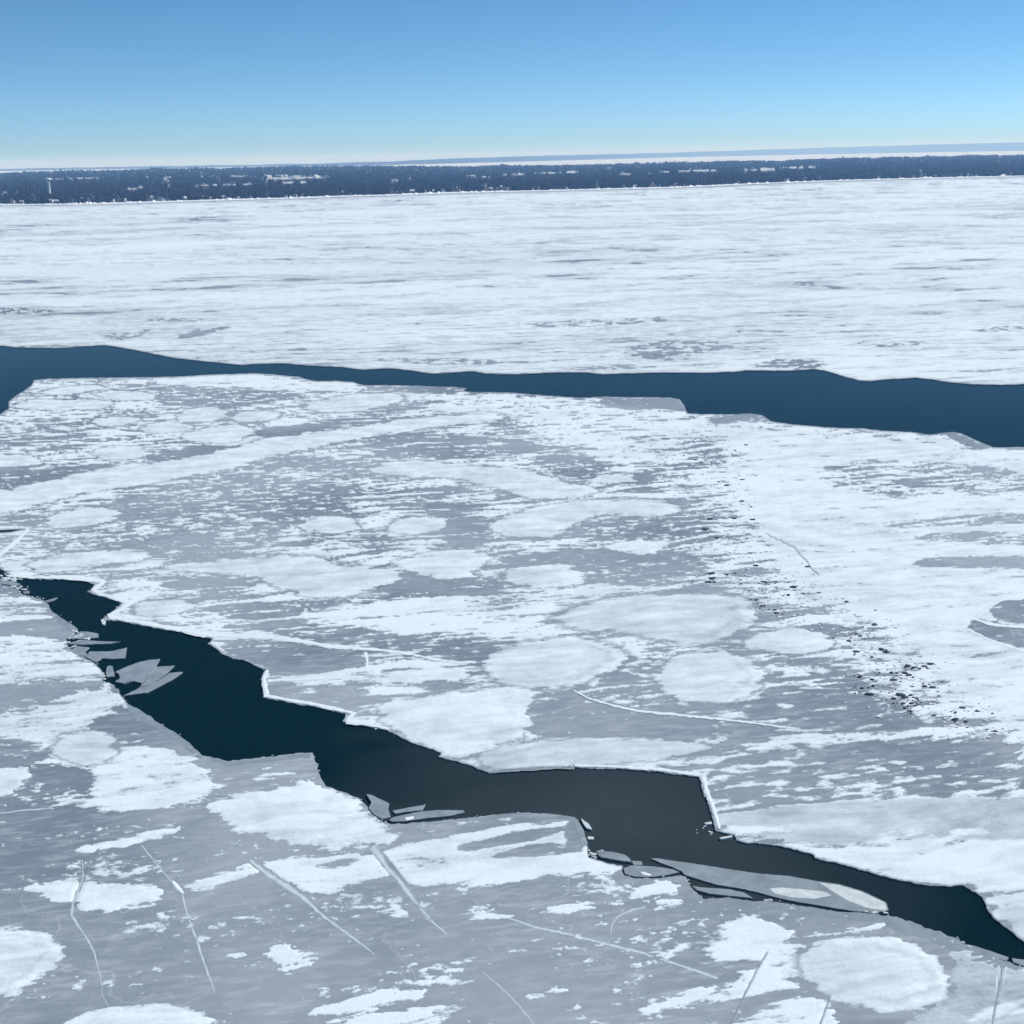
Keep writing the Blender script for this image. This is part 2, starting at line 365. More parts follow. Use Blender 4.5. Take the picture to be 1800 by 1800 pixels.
T = np.where(m_near, 0.93, 0.90).astype(np.float32)
def region(s, bias, amp=0.5, kind='s', w=14, tone=None):
    global F, T
    poly = smooth_poly(L(s), 1)
    xs = [p[0] for p in poly]; ys = [p[1] for p in poly]
    cy = sum(ys) / len(ys); cx = sum(xs) / len(xs)
    ky = max(1.0, 1.0 / max(0.05, math.sin(PITCH + math.atan((cy - 900) / FPX)))) * 0.8
    sl = win(min(xs) - w, max(xs) + w, min(ys) - w, max(ys) + w)
    sd = poly_sd(poly, sl, ky)
    nn = {'s': NS, 'f': NF, 'r': NR, 'n': NN}[kind]
    k = sstep(-w, w, sd + NR[sl] * w * 0.8 + NS[sl] * w * 1.2 + N2[sl] * w * 0.5)
    F[sl] = F[sl] * (1 - k) + (bias + amp * nn[sl]) * k
    if tone is not None: T[sl] = T[sl] * (1 - k) + tone * k
#--REGIONS--
exec_regions = None

# --- middle sheet: bare grey ice
B = lambda s, bias=-0.72, amp=0.62, kind='f', w=12: region(s, bias, amp, kind, w)
S = lambda s, bias=0.75, amp=0.45, kind='s', w=12, tone=0.95: region(s, bias, amp, kind, w, tone)
B('245,690 300,680 420,684 520,689 552,702 520,716 460,712 330,716 268,710', -0.45, 0.7, 's', 8)
B('-200,745 60,742 130,748 160,765 200,780 100,790 -200,800', -0.2, 0.8, 's', 8)
B('-200,822 100,822 235,812 125,842 60,851 -200,862', -0.7, 0.5, 's', 7)
B('-200,900 60,902 75,918 40,928 -200,925', -0.5, 0.6, 's', 7)
B('245,806 290,800 335,783 425,784 445,792 400,803 300,816', -0.75, 0.5, 'f', 7)
B('450,755 520,748 600,748 600,752 500,764 450,768', -0.8, 0.4, 's', 5)
B('170,885 330,848 400,830 480,808 560,800 640,822 640,900 560,905 500,915 480,962 330,965 280,978 200,962 60,968 70,940 215,912', -0.42, 0.75, 'f', 12)
B('640,772 720,762 900,770 955,786 900,802 700,808 650,796', -0.75, 0.6, 's', 9)
B('930,800 1000,795 1055,808 1065,830 1010,848 960,832', -0.62, 0.8, 's', 14)
B('985,942 1020,920 1060,910 1190,912 1260,930 1200,946 1050,952', -0.55, 0.75, 'f', 8)
B('640,850 800,845 850,870 860,905 790,905 660,905 620,890', -0.25, 0.85, 's', 10)
B('790,905 850,905 870,940 845,962 780,955', -0.7, 0.55, 's', 8)
B('870,975 1010,965 1190,972 1240,985 1240,1030 1040,1035 1030,995 890,990', -0.62, 0.7, 'f', 8)
B('695,1040 740,1012 785,1022 850,1008 885,1030 860,1046 640,1060', -0.85, 0.6, 's', 8)
B('265,1026 350,1016 440,1021 455,1034 340,1041', -0.9, 0.5, 's', 5)
B('350,1066 440,1060 530,1068 520,1084 400,1086', -0.85, 0.6, 's', 6)
B('372,1100 500,1090 600,1098 700,1115 830,1130 900,1138 830,1162 640,1150 480,1112', -0.62, 0.65, 'f', 8)
B('380,1128 480,1126 640,1148 640,1178 480,1190 470,1172 420,1158', -0.85, 0.4, 'f', 5)
B('470,1205 560,1204 640,1210 660,1230 640,1262 610,1252 520,1236 466,1224', -0.85, 0.5, 'f', 5)
S('480,1192 560,1184 640,1176 700,1180 760,1168 830,1178 800,1204 720,1206 620,1200 560,1206 500,1203', 0.7, 0.5, 's', 8)
B('735,1200 800,1196 810,1208 740,1214', -0.6, 0.6, 's', 7)
B('640,1060 880,1040 1050,1030 1190,1030 1180,1040 960,1060 700,1075', 0.5, 0.7, 's', 10)
S('530,1085 640,1060 900,1050 1000,1062 960,1100 830,1125 700,1110 560,1092', 0.65, 0.6, 's', 12)
B('935,1236 1000,1216 1100,1240 1200,1256 1350,1272 1400,1287 1200,1294 1000,1297 925,1294 940,1268', -0.85, 0.55, 'f', 7)
B('1085,1160 1150,1125 1190,1140 1160,1190 1170,1215 1230,1240 1190,1250 1050,1220', -0.5, 0.7, 'f', 9)
B('1340,1175 1430,1152 1500,1172 1560,1240 1700,1268 1660,1290 1400,1287 1300,1258 1335,1225', -0.62, 0.7, 'f', 9)
B('1330,1300 1500,1296 1900,1290 1900,1395 1600,1402 1450,1408 1262,1432 1246,1395 1246,1362 1280,1330', -0.42, 0.85, 'f', 8)
B('1430,1300 1640,1290 1800,1300 1800,1330 1640,1335 1500,1325', -0.75, 0.5, 'f', 9)
S('1180,1292 1500,1288 1720,1283 1760,1288 1480,1302 1240,1312', 0.55, 0.7, 's', 7)
# right hand snow mass and its grey gaps
S('1215,735 1440,752 1560,762 1680,772 1740,790 1900,795 1900,1400 1800,1300 1700,1255 1650,1210 1600,1150 1530,1100 1440,1060 1340,1005 1320,960 1290,880 1260,800', 0.92, 0.42, 's', 22, 0.88)
B('1430,812 1560,806 1700,812 1760,822 1900,836 1900,868 1620,876 1500,868 1450,850', 0.0, 1.0, 's', 16)
B('1545,918 1700,904 1800,902 1900,905 1900,918 1700,924 1560,930', -0.35, 0.8, 's', 7)
B('1600,940 1720,932 1900,935 1900,965 1720,958 1620,952', -0.15, 0.9, 's', 8)
B('1606,983 1700,977 1900,982 1900,1002 1800,1000 1700,998 1606,998', -0.95, 0.4, 'f', 5)
B('1697,1102 1718,1085 1742,1094 1800,1103 1900,1106 1900,1142 1800,1142 1745,1125 1710,1112', -0.95, 0.5, 'f', 5)
B('1738,1080 1745,1062 1770,1055 1900,1050 1900,1098 1800,1098 1760,1092', -0.95, 0.5, 'f', 4)
B('1290,1060 1340,1050 1370,1075 1340,1098 1300,1120 1230,1136 1240,1126 1290,1105', -0.4, 0.8, 's', 8)
B('1370,1098 1440,1092 1500,1105 1520,1120 1480,1128 1420,1105', -0.75, 0.6, 's', 7)
B('1480,1135 1560,1120 1640,1165 1700,1240 1640,1245 1560,1220 1500,1190', 0.30, 0.8, 'f', 12)
B('1180,860 1260,850 1300,890 1280,925 1200,925', -0.1, 0.8, 's', 14)
B('1170,790 1240,770 1290,800 1240,840 1120,845 1120,815', -0.1, 0.9, 's', 12)
S('900,745 1000,720 1100,712 1260,735 1240,770 1100,800 960,775', 0.6, 0.7, 's', 14)
S('1020,785 1140,790 1165,810 1060,818', 0.7, 0.4, 's', 7)
S('250,668 360,658 440,655 490,660 545,670 620,674 660,682 610,690 420,680 330,680', 0.8, 0.4, 's', 6)
S('640,685 800,684 1000,705 1200,735 1100,745 900,740 700,730 560,735 500,745 520,735 620,722', 0.62, 0.7, 's', 9)
B('600,722 680,706 760,702 800,706 720,724 640,732', -0.35, 0.8, 's', 6)
B('655,680 760,680 815,684 800,694 740,692 670,688', -0.7, 0.5, 's', 5)
B('1055,700 1110,698 1190,700 1205,715 1206,726 1160,716 1110,722 1060,712', -0.9, 0.5, 's', 5)
B('1240,735 1270,728 1340,730 1352,742 1300,738 1262,748', -0.7, 0.7, 's', 5)
B('1660,764 1680,762 1720,780 1745,788 1700,786', -1.0, 0.2, 's', 3)
B('560,762 660,745 720,742 640,760 580,775', 0.5, 0.4, 's', 8)
S('1250,1440 1257,1432 1350,1420 1450,1410 1600,1404 1900,1404 1900,1480 1700,1482 1580,1478 1480,1490 1380,1480 1290,1466', 0.8, 0.15, 'r', 5, 0.42)
S('1262,1448 1330,1455 1410,1462 1300,1466', 0.9, 0.3, 's', 5, 0.95)
S('1420,1500 1480,1484 1600,1462 1700,1478 1900,1476 1900,1700 1800,1650 1750,1610 1735,1588 1700,1556 1640,1555 1560,1540 1470,1516', 0.78, 0.4, 's', 8, 0.88)
B('1590,1490 1620,1495 1660,1515 1620,1512', -0.1, 0.8, 's', 8)
S('1660,1460 1735,1455 1745,1468 1680,1470', 1.0, 0.2, 's', 5, 1.0)
S('1750,1590 1900,1600 1900,1700 1800,1652 1756,1620', 0.9, 0.2, 's', 6, 0.6)
S('0,983 60,982 120,985 60,1008 20,1012 0,1000', 0.8, 0.4, 's', 6)
# --- near sheet
B('-400,1440 360,1440 520,1500 560,1580 720,1570 1000,1560 1240,1600 1400,1612 1400,1660 1200,1700 1100,1770 1000,2200 -400,2200', -0.86, 0.95, 'n', 20)
B('-400,1640 400,1640 640,1680 700,1800 600,2200 -400,2200', -0.98, 0.95, 'n', 40)
S('-300,1120 40,1118 105,1124 125,1146 165,1166 184,1190 178,1200 100,1198 0,1206 -300,1210', 0.62, 0.75, 's', 8)
S('-300,1040 30,1045 80,1062 95,1082 60,1092 -300,1110', 0.5, 0.85, 's', 7)
B('0,1096 60,1092 110,1095 130,1108 100,1122 40,1114 -100,1112', -0.75, 0.5, 's', 6)
B('-300,1212 100,1206 160,1204 110,1228 50,1252 0,1262 -300,1275', -0.55, 0.65, 'f', 9)
B('-200,1302 80,1296 90,1330 110,1345 160,1350 60,1352 -200,1348', -0.7, 0.6, 'f', 8)
S('-300,1268 20,1262 80,1240 140,1216 205,1207 222,1238 168,1270 176,1286 205,1295 216,1308 280,1304 330,1322 356,1350 388,1384 345,1413 255,1424 200,1428 150,1410 182,1386 152,1376 168,1354 90,1346 80,1302 0,1296 -300,1300', 0.66, 0.5, 's', 9, 0.88)
S('70,1402 130,1400 170,1414 200,1424 120,1420', 0.3, 0.9, 'f', 9)
B('215,1268 240,1262 300,1288 345,1322 350,1332 320,1318 210,1305 200,1290', -0.55, 0.75, 'f', 6)
B('385,1340 545,1326 556,1362 520,1374 400,1390', -0.62, 0.6, 'f', 6)
S('470,1352 530,1352 500,1362 460,1372 440,1368', 0.1, 0.8, 's', 6)
S('460,1522 500,1510 560,1504 620,1496 640,1508 690,1498 690,1484 760,1474 860,1458 950,1442 1010,1437 1024,1458 1032,1490 1036,1506 1090,1522 1092,1532 1030,1536 960,1541 900,1546 860,1557 800,1552 720,1553 690,1535 620,1560 560,1577 530,1560 500,1545', 0.85, 0.42, 's', 7, 0.98)
B('800,1492 830,1478 1000,1448 1008,1455 960,1474 825,1496', -0.8, 0.5, 's', 5)
B('845,1506 950,1478 1025,1488 1020,1498 880,1512', -0.4, 0.75, 's', 5)
B('540,1525 600,1512 640,1508 600,1525', -0.4, 0.8, 's', 6)
B('690,1452 760,1447 880,1434 960,1432 900,1448 760,1472 700,1478', -0.62, 0.8, 'f', 5)
B('1000,1440 1014,1440 1026,1470 1030,1492 1000,1490 985,1470', -0.6, 0.4, 's', 6)
S('540,1782 600,1758 680,1746 742,1743 750,1752 680,1770 570,1790', 1.0, 0.4, 's', 6, 0.98)
S('735,1730 780,1710 840,1705 845,1725 830,1738 750,1735', 0.55, 0.8, 'r', 9, 0.98)
S('560,1800 700,1785 820,1770 800,1790 660,1808', 0.1, 0.9, 's', 12)
S('1105,1782 1200,1750 1300,1722 1350,1710 1400,1726 1420,1742 1330,1755 1240,1766 1150,1780', 0.95, 0.4, 's', 8, 0.98)
S('1200,1810 1330,1772 1420,1752 1455,1760 1470,1830 1300,1900', 0.6, 0.55, 's', 9, 0.93)
B('1180,1785 1260,1762 1420,1735 1430,1742 1300,1772 1220,1800', -0.8, 0.5, 's', 6)
S('1098,1572 1165,1550 1190,1560 1196,1570 1150,1575', 1.0, 0.35, 's', 6, 0.98)
S('1138,1600 1165,1588 1208,1584 1190,1595 1150,1602', 0.8, 0.5, 's', 6, 0.95)
S('812,1606 870,1594 905,1608 892,1620 840,1616', 0.6, 0.7, 'r', 8, 0.95)
S('955,1602 1000,1590 1050,1592 1010,1604', 0.8, 0.5, 's', 6)
S('458,1682 490,1662 530,1680 572,1684 540,1694 500,1706', 0.45, 0.9, 'r', 9, 0.98)
S('390,1680 420,1674 445,1678 420,1686', 0.7, 0.6, 'r', 6)
S('915,1754 960,1746 1002,1738 986,1752 940,1758', 0.7, 0.8, 'r', 6, 0.98)
S('680,1580 700,1592 720,1606 690,1610', 0.5, 0.9, 'r', 8)
S('1170,1680 1190,1655 1240,1636 1300,1617 1350,1620 1390,1640 1420,1700 1410,1725 1370,1735 1320,1712 1260,1695 1210,1684', 0.6, 0.75, 'r', 10, 0.95)
S('1400,1645 1480,1628 1530,1621 1565,1628 1500,1642 1440,1655', 0.75, 0.5, 's', 7, 0.95)
B('1235,1690 1330,1690 1330,1702 1260,1708', -0.6, 0.5, 's', 6)
S('1668,1690 1700,1680 1760,1702 1900,1740 1900,2000 1580,2000 1560,1800 1660,1765', 0.55, 0.4, 'r', 12, 0.22)
S('1690,1800 1740,1770 1820,1748 1830,1760 1740,1790', 0.9, 0.4, 's', 8, 0.85)
S('10,1628 60,1618 110,1606 60,1622', 0.8, 0.6, 's', 4)
S('0,1590 30,1570 20,1580', 0.6, 0.6, 's', 5)
# --- far sheet: grey streak clusters and bands
B('170,592 210,580 280,578 240,594 200,602', 0.0, 0.9, 's', 7)
B('300,590 350,578 420,572 360,590 310,598', -0.2, 0.8, 's', 6)
B('-100,540 60,540 120,548 40,552 -100,552', 0.0, 0.9, 's', 6)
B('240,562 300,558 380,562 300,568', -0.05, 0.9, 's', 6)
B('1080,620 1140,600 1200,596 1290,600 1280,616 1200,626 1100,632', -0.05, 0.95, 's', 9)
B('640,632 720,628 860,630 900,640 800,642 700,638', -0.02, 0.95, 's', 7)
B('1320,640 1380,628 1440,632 1460,645 1400,650 1330,648', -0.1, 0.9, 's', 6)
B('960,650 1100,640 1180,645 1080,652', -0.05, 0.9, 's', 5)
B('1480,600 1620,598 1640,606 1540,614', 0.1, 0.9, 's', 7)
B('1680,580 1800,570 1900,572 1760,586', 0.1, 0.9, 's', 7)
B('840,572 1000,562 1180,556 1180,566 1000,578', 0.12, 0.9, 's', 7)
S('-200,470 300,466 900,462 1200,468 900,476 300,480 -200,480', 0.95, 0.2, 's', 8, 1.0)

NSF = _n(fbm(U / 9, (Vv + warp * .6) / 1.25, 151, 5, 0.66)) * near_w
F += np.where(m_mid, (0.34 * NS + 0.52 * NSF + 0.13) * (1 - 0.7 * sstep(0.25, 0.85, F)), 0.0).astype(np.float32)
F += np.where(m_near, 0.22 * NSF, 0.0).astype(np.float32)
# ------------------------------------------------------------------ drifts: snow heaps that one can point at, each its own thing
DRIFTS = [
 # label, outline, softness, roughness, tone, height
 ('large round snow drift on near ice, at the lower right below the lead', '1400,1690 1425,1662 1470,1647 1540,1643 1600,1652 1645,1680 1668,1710 1672,1740 1650,1765 1600,1781 1570,1785 1530,1775 1470,1760 1438,1740 1408,1718', 10, 4, 0.86, 0.45),
 ('round snow drift cut by the left edge of the photo on near grey ice', '0,1625 50,1632 90,1650 115,1675 105,1700 60,1730 20,1752 -50,1745 -90,1690 -60,1640', 10, 4, 0.84, 0.4),
 ('rounded snow drift cut by the bottom edge of the photo, below the thin cracks', '120,1795 150,1780 200,1768 250,1760 300,1765 350,1775 372,1788 385,1840 240,1880 110,1850', 10, 4, 0.9, 0.35),
 ('broad white snow drift on the near ice below the square ice corner', '360,1420 400,1396 450,1391 480,1384 530,1373 560,1372 578,1388 620,1402 640,1415 655,1436 680,1449 712,1468 690,1482 640,1491 590,1491 540,1486 500,1480 470,1470 430,1462 395,1450 372,1435', 10, 7, 0.95, 0.35),
 ('round grey-white snow drift on near ice, left of the dark lead bend', '88,1302 130,1285 190,1284 208,1308 192,1340 140,1346 100,1336', 8, 5, 0.78, 0.25),
 ('blunt snow drift at the left photo edge above the long thin snow streak', '-60,1350 30,1349 52,1352 56,1368 34,1384 0,1404 -60,1410', 7, 4, 0.84, 0.3),
 ('long thin snow streak lying alone on the near grey ice', '130,1493 165,1480 230,1468 300,1455 326,1458 280,1476 200,1490 145,1501', 6, 3, 0.95, 0.2),
 ('two-lobed snow streak crossed by a thin crack, above the left-edge round drift', '35,1560 100,1546 150,1545 200,1556 280,1552 292,1580 230,1596 150,1602 140,1586 60,1576', 6, 5, 0.97, 0.2),
 ('short white snow streak between the round-knotted crack and the bigger banded snow', '322,1555 380,1536 440,1521 468,1530 420,1550 332,1569', 6, 4, 0.97, 0.2),
 ('large oval snow drift, the widest in the middle sheet, above the near lead', '842,1166 870,1145 920,1128 990,1120 1050,1125 1090,1140 1100,1158 1085,1172 1060,1185 1020,1205 960,1213 900,1206 860,1190', 9, 4, 0.80, 0.4),
 ('big irregular snow drift reaching down to the near lead edge', '665,1238 700,1226 780,1221 850,1211 900,1207 960,1214 935,1230 925,1260 938,1275 905,1298 870,1310 830,1330 800,1335 777,1326 722,1304 690,1285 672,1262', 8, 5, 0.86, 0.35),
 ('oval snow drift right of the widest drift, with a ragged right rim', '1150,1192 1175,1161 1210,1146 1270,1143 1320,1155 1342,1185 1340,1205 1310,1225 1270,1240 1200,1232 1163,1215', 9, 5, 0.80, 0.35),
 ('lens-shaped snow drift just left of the dark rubble trail', '1300,1126 1340,1109 1400,1103 1450,1113 1470,1130 1450,1145 1400,1152 1350,1146 1308,1140', 7, 3, 0.78, 0.3),
 ('wide smooth pale snow drift above the lens-shaped one', '965,1088 1020,1063 1100,1048 1200,1042 1300,1046 1338,1074 1312,1110 1262,1130 1200,1134 1100,1112 1000,1106', 12, 5, 0.72, 0.35),
 ('small round snow drift with a frayed right side, in the middle of the sheet', '880,1015 900,998 950,992 1010,995 1024,1012 1018,1028 960,1035 900,1028', 7, 5, 0.78, 0.3),
 ('crescent snow drift hooked round a grey ice patch', '858,920 890,905 940,891 1000,881 1080,877 1150,878 1192,886 1196,904 1140,910 1070,905 1040,908 1010,920 985,935 975,946 900,945 868,935', 7, 4, 0.80, 0.4),
 ('long pointed snow drift above the crescent one', '648,818 720,808 800,815 850,820 930,825 985,845 1062,862 1030,870 985,877 920,875 860,855 800,840 720,838 652,832', 7, 4, 0.80, 0.4),
 ('small oval snow drift left of the crescent one', '680,925 700,912 740,907 785,912 794,922 770,935 720,940 690,936', 6, 4, 0.80, 0.3),
 ('small oval snow drift on streaked ice, third from the crescent one', '520,922 560,910 610,908 636,922 612,938 545,936', 6, 4, 0.84, 0.3),
 ('oval snow drift below the long diagonal snow band, near the narrow ice crack', '75,916 100,900 150,890 200,895 214,906 190,918 140,928 98,931', 6, 5, 0.76, 0.3),
 ('long diagonal snow band crossing the upper left of the middle sheet', '-260,900 0,862 60,850 120,835 200,820 300,810 400,792 450,772 520,762 620,753 700,738 800,728 880,724 890,742 800,746 700,760 600,776 560,786 480,801 420,821 340,836 230,858 150,864 60,890 0,910 -260,960', 8, 5, 0.84, 0.45),
 ('oval snow drift touching the upper side of the diagonal snow band', '310,770 345,755 400,746 440,750 448,760 420,775 390,782 340,775', 5, 3, 0.84, 0.3),
 ('rounded snow drift, first of a row behind the diagonal band', '308,738 325,720 360,713 395,718 405,732 370,742 330,743', 5, 3, 0.80, 0.3),
 ('flat snow drift continuing right from the rounded one in its row', '402,730 430,722 490,722 498,733 450,742 410,742', 5, 3, 0.80, 0.25),
 ('low oval snow drift left of the row behind the diagonal band', '243,751 280,742 330,744 342,754 290,762 253,760', 5, 3, 0.82, 0.25),
 ('flat narrow snow drift nearest the left tip of the middle sheet', '18,711 60,702 110,703 180,702 202,709 180,719 110,722 36,719', 5, 3, 0.86, 0.25),
 ('oval snow drift above the flat narrow one near the far lead', '158,694 190,685 250,688 282,696 260,705 200,703', 5, 3, 0.86, 0.25),
 ('thin snow drift along the left end of the far lead', '58,691 110,680 160,675 192,679 160,689 95,695', 5, 3, 0.88, 0.25),
 ('small oval snow drift between the flat narrow one and the diagonal band', '155,741 180,733 230,731 250,738 225,747 180,750', 5, 3, 0.82, 0.2),
 ('oval snow drift just above the left half of the diagonal band', '158,800 180,784 230,782 272,794 245,808 190,808', 5, 4, 0.84, 0.25),
 ('snow drift at the left photo edge above the diagonal band', '-80,800 40,798 78,808 62,821 -80,823', 5, 4, 0.86, 0.25),
 ('flat snow drift close to the far lead, left of the middle', '530,716 560,702 620,693 700,690 716,700 680,714 620,724 560,725', 6, 4, 0.80, 0.25),
 ('low snow drift just above the left start of the near lead', '40,995 60,985 130,970 250,964 268,975 240,986 150,1000 60,1008', 7, 5, 0.80, 0.25),
 ('wide low snow drift across the middle sheet above the white-rimmed near lead', '255,1002 350,986 470,976 560,979 620,996 700,1001 718,1018 680,1030 640,1046 560,1054 500,1036 430,1010', 9, 6, 0.76, 0.3),
 ('snow drift left of the small round one with the frayed side', '690,987 760,971 830,965 870,980 840,998 830,1014 790,1019 720,1009', 7, 6, 0.82, 0.3),
 ('oval snow drift just right of the zigzag white rim', '220,1071 260,1056 320,1052 350,1064 320,1079 258,1085', 6, 4, 0.76, 0.2),
 ('small snow drift below the tip of the crescent one', '1058,962 1110,949 1170,952 1186,961 1150,974 1090,972', 6, 5, 0.86, 0.25),
 ('small snow drift right of the tip of the long pointed one', '1030,846 1060,833 1118,833 1126,844 1080,851', 6, 5, 0.82, 0.2),
 ('smooth pale snow drift on the near lead rim, beside the big irregular one', '832,1328 880,1306 1000,1300 1100,1296 1190,1302 1270,1312 1200,1330 1100,1340 1050,1346 950,1347 862,1356', 7, 3, 0.62, 0.25),
]
D_mid = edge_dist(POLY_MID); D_near = edge_dist(POLY_NEAR); D_far = edge_dist(POLY_FAR)
D_mid = np.where(m_mid, D_mid, -D_mid); D_near = np.where(m_near, D_near, -D_near); D_far = np.where(m_far, D_far, -D_far)
def march(Fw, sl, zfun, name, m, cover, origin=None):
    """surface over the cells where the field is positive, its rim cut where the field crosses zero"""
    Fw = Fw.astype(np.float64); h, w = Fw.shape
    ins = Fw > 0
    a, b, c, d = ins[:-1, :-1], ins[:-1, 1:], ins[1:, 1:], ins[1:, :-1]
    code = a * 1 + b * 2 + c * 4 + d * 8
    Z = zfun
    P = np.stack([WX[sl].astype(np.float64), WY[sl].astype(np.float64), Z], -1)
    n0 = h * w; nh = h * (w - 1)
    ids = np.arange(n0).reshape(h, w); hid = (n0 + np.arange(nh)).reshape(h, w - 1); vid = (n0 + nh + np.arange((h - 1) * w)).reshape(h - 1, w)
    def cut(F0, F1, A0, A1):
        den = F0 - F1; t = np.where(np.abs(den) > 1e-9, F0 / np.where(np.abs(den) > 1e-9, den, 1), 0.5); t = np.clip(t, 0.02, 0.98)
        return A0 + (A1 - A0) * (t[..., None] if A0.ndim > 2 else t)
    PH = cut(Fw[:, :-1], Fw[:, 1:], P[:, :-1], P[:, 1:]); PV = cut(Fw[:-1], Fw[1:], P[:-1], P[1:])
    CH = cut(Fw[:, :-1], Fw[:, 1:], cover[:, :-1], cover[:, 1:]); CV = cut(Fw[:-1], Fw[1:], cover[:-1], cover[1:])
    PH[..., 2] = ICE_Z + 0.005; PV[..., 2] = ICE_Z + 0.005
    allP = np.concatenate([P.reshape(-1, 3), PH.reshape(-1, 3), PV.reshape(-1, 3)])
    allC = np.concatenate([cover.ravel(), CH.ravel(), CV.ravel()])
    loops, sizes = [], []
    I, J = np.indices(code.shape)
    for k in range(1, 16):
        sel = code == k
        if not sel.any(): continue
        i, j = I[sel], J[sel]
        cid = [ids[i, j], ids[i, j + 1], ids[i + 1, j + 1], ids[i + 1, j]]
        eid = [hid[i, j], vid[i, j + 1], hid[i + 1, j], vid[i, j]]
        pts = []
        for q in range(4):
            on = (k >> q) & 1; nx = (k >> ((q + 1) % 4)) & 1
            if on: pts.append(cid[q])
            if on != nx: pts.append(eid[q])
        arr = np.stack(pts[::-1], 1); loops.append(arr.ravel()); sizes.append(np.full(len(arr), arr.shape[1]))
    if not loops: return None
    loops = np.concatenate(loops); sizes = np.concatenate(sizes)
    used, inv = np.unique(loops, return_inverse=True)
    return raw_mesh(name, allP[used], inv.ravel(), sizes, m, allC[used], origin)
CARVE = np.full((H_, W_), 9.0, np.float32)      # ground distance (photo px) from the cracks that cut through snow
for s, w in (('440,1512 470,1536 530,1575 570,1612 620,1648', 6), ('655,1488 668,1505 690,1532 710,1558 730,1585', 7), ('1348,1675 1330,1705 1310,1745 1295,1775 1282,1806', 0.7),
             ('1460,1752 1450,1775 1440,1806', 0.8), ('1762,1698 1757,1728 1750,1765 1742,1808', 0.8), ('145,1512 146,1545 128,1588 126,1610', 2.5), ('305,1550 320,1572', 9)):
    pl = jit(L(s), 8, 0.8, int(w * 10))
    for a, b in zip(pl[:-1], pl[1:]):
        q = win(min(a[0], b[0]) - 16, max(a[0], b[0]) + 16, min(a[1], b[1]) - 16, max(a[1], b[1]) + 16)
        CARVE[q] = np.minimum(CARVE[q], (seg_dist(GX[q], GY[q], a, b) - w) / 1.5)
DF = np.full((H_, W_), 9.0, np.float32)          # how far outside every drift
for k, (label, s, w, rough, tone, hgt) in enumerate(DRIFTS):
    poly = smooth_poly(L(s), 2)
    xs = [p[0] for p in poly]; ys = [p[1] for p in poly]; cy = sum(ys) / len(ys); cx = sum(xs) / len(xs)
    ky = 0.9 / math.sin(PITCH + math.atan((cy - 900) / FPX)); ky = max(1.0, ky)
    sl = win(min(xs) - 25, max(xs) + 25, min(ys) - 14, max(ys) + 14)
    sd = poly_sd(poly, sl, ky)
    sc = mpp(cx, cy)
    rn = fbm(U[sl] / (sc * 46), Vv[sl] / (sc * 26), 100 + k, 4, 0.62)
    Fd = (sd + rough * 2.4 * rn + rough * 1.1 * NS[sl] + 3.6 * N2[sl] + 3.2 * NSF[sl]) / w
    De = np.maximum(D_mid[sl], D_near[sl])
    Fd = np.minimum(np.minimum(Fd, (De - 1.2) / 2.0), np.maximum(CARVE[sl], -3))
    Fd = np.clip(Fd, -4, 60)
    Fd = np.minimum(Fd, DF[sl])                   # never over an earlier drift
    hh = hgt * 0.55 * (1 - np.exp(-np.maximum(Fd, 0) * 0.22)) + 0.02 * NR[sl] * np.clip(Fd, 0, 1)
    z = ICE_Z + 0.006 + np.maximum(hh, 0.0)
    rim = np.exp(-((Fd - 0.9) / 0.8) ** 2) * 0.10
    if k in (0, 1, 9, 11, 13): rim = rim - 0.26 * np.exp(-((Fd - 3.0 - 0.5 * NR[sl]) / 0.8) ** 2) * sstep(-0.3, 0.5, (GX[sl] - cx) / (max(xs) - cx) + 0.6 * NR[sl])
    cov = np.clip(tone - 0.04 + 0.15 * NR[sl] + 0.16 * NS[sl] - 0.50 * np.exp(-np.maximum(Fd, 0) * 2.2) + rim, 0, 1)
    o = march(Fd, sl, z, 'snow_drift', MI['drift'], cov, origin=tuple(g(cx, cy, ICE_Z)))
    if o is not None: tag(o, label, 'snow drift', 'snow drifts on the ice')
    DF[sl] = np.minimum(DF[sl], -Fd)
# wind-blown snow between them: nobody could count it
for De, sheet, mk in ((D_far, 0, m_far), (D_mid, 1, m_mid), (D_near, 2, m_near)):
    Fs = np.minimum(np.minimum((F + (0.26 + 0.12 * m_near) * N2) * 3.0 + (0.0 if sheet == 0 else 0.5), (De - 1.0) / 1.5), np.minimum(DF, CARVE))
    rows = np.where((Fs > 0).any(1))[0]; r0_, r1_ = max(0, rows[0] - 1), min(H_, rows[-1] + 2)
    sl = (slice(r0_, r1_), slice(0, W_))
    f = Fs[sl]
    z = ICE_Z + 0.005 + 0.045 * (1 - np.exp(-np.maximum(f, 0) * 0.6)) + np.maximum(0, 0.015 * NR[sl]) * np.clip(f, 0, 1)
    if sheet == 0: cov = np.clip(0.44 + 0.42 * sstep(0.0, 2.6, f) + 0.05 * NS[sl] + 0.10 * NXL[sl], 0, 1)
    else: cov = np.clip(T[sl] * (0.10 + 0.90 * sstep(0.0, 1.75, f)) + 0.15 * NS[sl] + 0.12 * NR[sl] + 0.15 * NL[sl], 0, 1)
    o = march(f, sl, z, 'snow_cover', MI['snow'], cov)
    tag(o, ['thin wind-streaked snow covering the far ice', 'wind-blown snow streaks on the ice between the leads', 'patchy snow flecks and streaks on the near ice'][sheet], kind='stuff')

